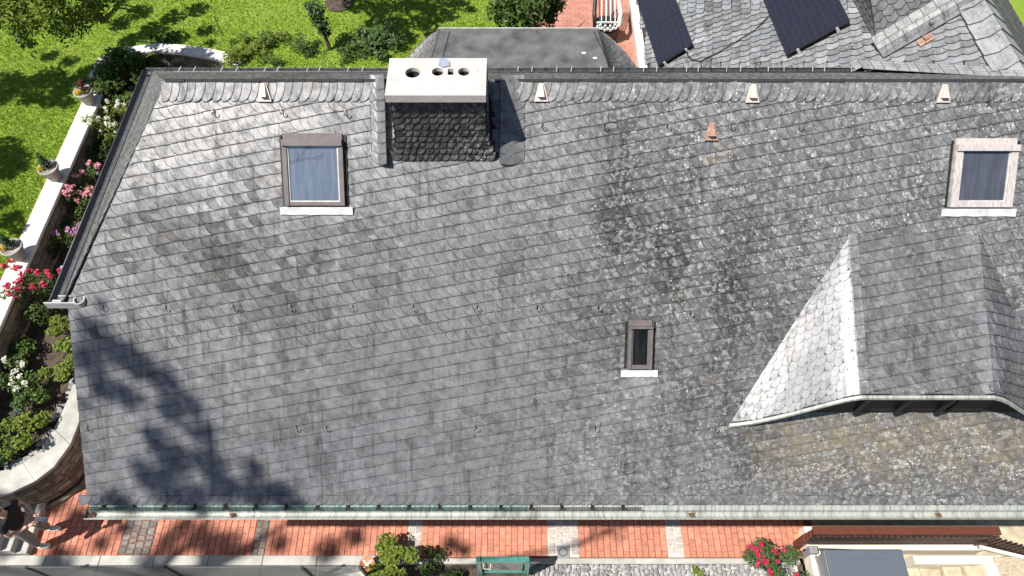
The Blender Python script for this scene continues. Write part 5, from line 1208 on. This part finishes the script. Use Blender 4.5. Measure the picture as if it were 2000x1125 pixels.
# ------------------------------------------------------------------ right end: sunken entrance with wooden balustrade
struct(MB().box(5.16, 9.5, 1.0, 3.7, -.3, -.02).build('sunken_floor', 'step_sand'))
wl_ = thing('cream_wall', 'low cream rendered wall carrying the wooden balustrade', 'wall', (6.8, 3.2, -.02))
MB().box(5.03, 5.22, 1.6, 3.42, -.02, .30, .008).build('end_pier', 'cream_render', wl_); MB().box(5.225, 8.0, 3.02, 3.14, -.02, .30, .008).build('long_kerb', 'cream_render', wl_)
bl_ = thing('wooden_balustrade', 'red-brown timber balustrade with a broad top rail and dark slats', 'balustrade', (6.6, 3.12, .3))
ra, rb = onz(1585, 1034, .98), onz(1955, 1038, .98)
yr = (ra[1]+rb[1])/2
MB().box(ra[0]+.03, rb[0], yr-.065, yr+.065, .93, .985, .008).build('top_rail', 'wood_red', bl_)
nb_ = 30
for i in range(nb_):
    x = ra[0]+.08+(rb[0]-ra[0]-.15)*i/(nb_-1); MB().hexa([(x-.035, yr-.05, .305), (x+.035, yr-.05, .305), (x+.035, yr-.02, .305), (x-.035, yr-.02, .305)], [(x-.035+.02, yr-.10, .928), (x+.035+.02, yr-.10, .928), (x+.055, yr-.066, .928), (x-.015, yr-.066, .928)]).build('slat', 'wood_dark', bl_)
MB().bar((ra[0]+.05, yr-.12, .62), (rb[0]-.05, yr-.12, .62), .02, .06).build('mid_rail', 'wood_dark', bl_)
for i in range(4): MB().box(ra[0]-.10+i*.045, ra[0]-.062+i*.045, yr-.14+.03*i, yr-.02+.02*i, .31, .80+.04*i).build('end_slat', 'wood_red', bl_)
# gently sloping second flight of balustrade at the picture's edge
b2 = thing('stair_balustrade', 'dark slatted timber balustrade running down past the long one', 'balustrade', (8.2, 3.0, .2))
for i in range(9): MB().bar((7.86+i*.09, 3.12-.02*i, .2), (7.9+i*.09, 3.08-.02*i, .86-.02*i), .06, .03).build('slat', 'wood_dark', b2)
MB().bar((7.8, 3.02, .52), (8.7, 2.84, .40), .05, .05).build('hand_rail', 'limestone', b2)
# storage box
BZ = .82; p0, p1 = onz(1615, 1074, BZ), onz(1762, 1078, BZ)
sb = thing('storage_box', 'large grey plastic storage box with a panelled lid', 'storage box', ((p0[0]+p1[0])/2, 2.45, -.02))
MB().add([(p0[0]+.02, 1.95, -.02), (p1[0]-.02, 1.95, -.02), (p1[0]-.02, p0[1]-.02, -.02), (p0[0]+.02, p0[1]-.02, -.02), (p0[0]-.035, 1.95, BZ-.055), (p1[0]-.0, 1.95, BZ-.055), (p1[0], p0[1], BZ-.055), (p0[0]-.035, p0[1], BZ-.055)], [(3, 2, 1, 0), (4, 5, 6, 7), (0, 1, 5, 4), (1, 2, 6, 5), (2, 3, 7, 6), (3, 0, 4, 7)]).build('body', 'box_side', sb)
MB().box(p0[0]-.02, p1[0]+.01, 1.93, p0[1]+.012, BZ-.053, BZ, .018).build('lid', 'box_grey', sb)
MB().box(p0[0]+.22, p1[0]-.20, 2.0, p0[1]-.14, BZ-.001, BZ+.006, .004).build('lid_panel', 'box_grey', sb)
MB().box(p0[0]+.03, p0[0]+.10, p0[1]+.06, p0[1]+.14, -.02, .55).tube([(p0[0]-.1, p0[1]+.12, .25), (p0[0]+.5, p0[1]+.09, .3), (p0[0]+.9, p0[1]+.11, .22)], .025, 6)
tag(MB().tube([(p0[0]-.15, p0[1]+.14, .2), (p0[0]+.1, p0[1]+.12, .35), (p0[0]+.5, p0[1]+.10, .38), (p0[0]+.9, p0[1]+.12, .25)], .02, 6).build('hose', 'black_plastic', None, True), 'dark hose lying behind the grey storage box', 'hose')
tag(MB().box(p0[0]-.12, p0[0]+.02, p0[1]+.04, p0[1]+.16, -.02, .42, .01).bar((p0[0]-.05, p0[1]+.0, .42), (p0[0]-.05, p0[1]-.12, .44), .02, .02).build('tool_stand', 'iron_cover'), 'small grey metal stand in the corner behind the storage box', 'stand')
# steps and planting bed beyond the box
es = struct(MB().box(6.75, 9.5, 1.0, 2.93, -.02, .0).build('entrance_steps', 'step_sand'))
for i, (x0, x1, z) in enumerate(((6.95, 7.28, .06), (7.284, 7.58, .17), (7.584, 7.86, .28))): MB().box(x0, x1, 1.2, 2.78, .002, z, .01).build('step', 'step_sand', es)
MB().box(6.75, 8.2, 2.785, 2.93, .002, .34, .01).build('step_kerb', 'cream_render', es); MB().box(7.865, 8.06, 1.2, 2.78, .002, .40, .01).build('side_kerb', 'cream_render', es)
pb = struct(MB().box(8.065, 9.6, 2.35, 2.90, .002, .36).build('pebble_bed', 'pebble_tan'))
pbm = MB()
for _ in range(260): x, y, s = U(8.08, 9.4), U(2.37, 2.88), U(.012, .022); pbm.lathe([(.001, s*.7), (s*.7, s*.5), (s, 0)], (x, y, .36), 6)
tag(pbm.build('pebble', 'pebble_tan', pb), kind='stuff')
pv = struct(MB().box(8.065, 9.8, 1.0, 2.345, .002, .30).build('terrace_paving', 'cream_render'))
for i in range(7):
    for j in range(3): MB().box(8.10+i*.21, 8.30+i*.21, 2.05-j*.21, 2.25-j*.21, .302, .318, .004).build('paver', 'sett_pale', pv)

# ------------------------------------------------------------------ garden chair on the patio
cq = onz(1186, 48, ZL+.5); gx, gyc = cq[0], cq[1]+.1
gc = thing('garden_chair', 'black and white reclining garden chair standing on the brick patio', 'chair', (gx, gyc, ZL+.02)); zb0 = ZL+.02
MB().lathe([(.30, .36), (.33, .40), (.33, .46), (.28, .48), (.001, .46)], (gx, gyc-.0, zb0), 18, .95, .8).build('seat', 'black_plastic', gc, True)
for k in range(15):
    a = math.pi*(k/14)+math.pi; MB().lathe([(.001, .0), (.034, .0), (.034, .045), (.001, .05)], (gx+.30*math.cos(a), gyc+.25*math.sin(a), zb0+.42+.03*(k % 2)), 7).build('weave', 'wicker_white', gc)
    if k % 2 == 0: MB().lathe([(.001, .0), (.03, .0), (.03, .04), (.001, .045)], (gx+.27*math.cos(a), gyc+.21*math.sin(a), zb0+.50), 7).build('weave', 'wicker_white', gc)
MB().lathe([(.26, .0), (.31, .10), (.33, .36)], (gx, gyc, zb0), 18, .95, .8).build('skirt', 'black_plastic', gc, True)
for i in range(8): MB().bar((gx-.19+i*.054, gyc-.05, zb0+.50), (gx-.17+i*.049, gyc+.75, zb0+1.05), .020, .015).build('back_slat', 'wicker_white' if i % 2 else 'black_plastic', gc)
MB().bar((gx-.22, gyc-.10, zb0+.54), (gx+.24, gyc-.10, zb0+.54), .03, .03).build('cross_bar', 'wicker_white', gc)
for s in (-1, 1): MB().tube([(gx+s*.29, gyc-.15, zb0+.46), (gx+s*.31, gyc+.1, zb0+.68), (gx+s*.27, gyc+.5, zb0+.80), (gx+s*.20, gyc+.85, zb0+1.12)], [.05, .05, .045, .03], 8).build('arm', 'wicker_white' if s > 0 else 'black_plastic', gc, True)

# ------------------------------------------------------------------ the person with the remote control
def skinned(name, verts, edges_, radii, mat, parent, sub=2, root=0):
    me = bpy.data.meshes.new(name); me.from_pydata([tuple(v) for v in verts], edges_, []); me.materials.append(M[mat])
    o = link(name, me, parent); md = o.modifiers.new('skin', 'SKIN'); md.use_smooth_shade = True
    for i, sv in enumerate(me.skin_vertices[0].data): r = radii[i]; sv.radius = r if isinstance(r, tuple) else (r, r); sv.use_root = (i == root)
    ss = o.modifiers.new('sub', 'SUBSURF'); ss.levels = sub; ss.render_levels = sub; return o
PX, PY = -8.16, 3.30
per = thing('person', 'person in black t-shirt and grey trousers looking up, holding a remote control', 'person', (PX, PY, 0))
def pp(f_, s, z): return Vector((PX+f_, PY+s, z))       # f forward (+x), s to the person's left (+y)
# joints
pel = pp(.03, 0, .94); che = pp(.10, 0, 1.28); nek = pp(.12, 0, 1.46)
hipL, hipR = pp(.03, .10, .90), pp(.03, -.10, .90); knL, knR = pp(.10, .13, .50), pp(.06, -.13, .50); anL, anR = pp(.05, .15, .09), pp(-.02, -.15, .09)
shL, shR = pp(.11, .19, 1.40), pp(.11, -.19, 1.40); elL, elR = pp(.12, .27, 1.12), pp(.12, -.27, 1.12); wrL, wrR = pp(.36, .10, 1.14), pp(.36, -.10, 1.14)
hd0 = pp(.12, 0, 1.52); hd1 = pp(.10, 0, 1.60); hd2 = pp(.06, 0, 1.69)
V = [pel, che, nek, hd0, hd1, hd2, hipL, knL, anL, hipR, knR, anR, shL, elL, wrL, shR, elR, wrR]
Ed = [(0, 1), (1, 2), (2, 3), (3, 4), (4, 5), (0, 6), (6, 7), (7, 8), (0, 9), (9, 10), (10, 11), (1, 12), (12, 13), (13, 14), (1, 15), (15, 16), (16, 17)]
Ra = [(.13, .11), (.14, .11), .055, .06, (.085, .095), (.075, .085), .085, .058, .042, .085, .058, .042, .058, .042, .028, .058, .042, .028]
skinned('body', V, Ed, Ra, 'skin', per)
# shirt, trousers, shoes, hair, face
skinned('shirt', [pp(.03, 0, .90), che, pp(.115, 0, 1.42), shL, shL.lerp(elL, .55), shR, shR.lerp(elR, .55)], [(0, 1), (1, 2), (1, 3), (3, 4), (1, 5), (5, 6)], [(.165, .145), (.175, .14), .085, .085, .066, .085, .066], 'shirt_black', per)
skinned('trousers', [pel, hipL, knL, pp(.05, .15, .12), hipR, knR, pp(-.02, -.15, .12)], [(0, 1), (1, 2), (2, 3), (0, 4), (4, 5), (5, 6)], [(.135, .12), .105, .085, .075, .105, .085, .075], 'trouser_grey', per)
for a in (anL, anR): skinned('shoe', [Vector((a.x-.05, a.y, .05)), Vector((a.x+.07, a.y, .05)), Vector((a.x+.19, a.y, .04))], [(0, 1), (1, 2)], [.05, (.052, .048), (.042, .036)], 'shoe_white', per, root=1)
hb_ = MB(); hc_ = Vector((PX+.055, PY, 1.66)); hb_.lathe([(.001, .085), (.05, .078), (.085, .04), (.096, -.01), (.09, -.05)], (0, 0, 0), 14, 1.05, .92)
R_ = Matrix.Rotation(math.radians(-58), 3, 'Y'); hb_.v = [tuple(hc_+R_ @ Vector(v)) for v in hb_.v]; hb_.build('hair', 'hair', per, True)
fdir = Vector((.62, 0, .78)); upv = Vector((-.78, 0, .62)); sdv = Vector((0, 1, 0)); fc0 = pp(.10, 0, 1.60)+fdir*.078
MB().tube([tuple(fc0+upv*.015), tuple(fc0+upv*-.022+fdir*.022)], [.008, .014], 6).build('nose', 'skin', per, True)
for s in (-1, 1):
    MB().lathe([(.001, .0), (.010, .002), (.012, .008), (.001, .011)], tuple(fc0+upv*.018+sdv*s*.033-fdir*.010), 8).build('eye', 'rubber', per, True)
    MB().lathe([(.001, -.03), (.018, -.01), (.020, .012), (.001, .03)], tuple(pp(.09, s*.098, 1.60)), 8, 1, .5).build('ear', 'skin', per, True)
MB().bar(tuple(fc0-upv*.045+sdv*-.025-fdir*.004), tuple(fc0-upv*.045+sdv*.025-fdir*.004), .010, .008, fdir).build('mouth', 'leaf_red', per)
for s, w_ in ((1, wrL), (-1, wrR)):                      # hands close on the controller from both sides
    tgt = pp(.44, s*.065, 1.13); sk = skinned('hand', [w_, w_.lerp(tgt, .55), tgt], [(0, 1), (1, 2)], [.028, (.036, .02), (.036, .018)], 'skin', per, 1)
    for k in range(4):
        b0 = tgt+Vector((.008, s*.012, -.030+.020*k)); L = (.046, .056, .060, .050)[k]
        skinned('finger', [b0, b0+Vector((L*.65, -s*.004, -.004)), b0+Vector((L*.85, -s*L*.55, -.006)), b0+Vector((L*.55, -s*L*.95, -.006))], [(0, 1), (1, 2), (2, 3)], [.0095, .009, .0085, .0075], 'skin', per, 1)
    b0 = w_.lerp(tgt, .75)+Vector((0, -s*.010, .022)); skinned('thumb', [b0, b0+Vector((.03, -s*.018, .022)), b0+Vector((.055, -s*.028, .014))], [(0, 1), (1, 2)], [.011, .010, .0085], 'skin', per, 1)
rc = thing('remote_control', 'dark remote control held in both hands by the person', 'remote control', tuple(pp(.475, 0, 1.11)))
MB().box(PX+.435, PX+.535, PY-.075, PY+.075, 1.112, 1.150, .008).build('body', 'black_plastic', rc)
MB().box(PX+.50, PX+.66, PY-.04, PY+.04, 1.152, 1.162, .002).build('screen', 'pane_dirty', rc)
for s in (-1, 1): MB().tube([(PX+.46, PY+s*.045, 1.15), (PX+.46, PY+s*.045, 1.168)], .006, 6).build('stick', 'zinc_light', rc)
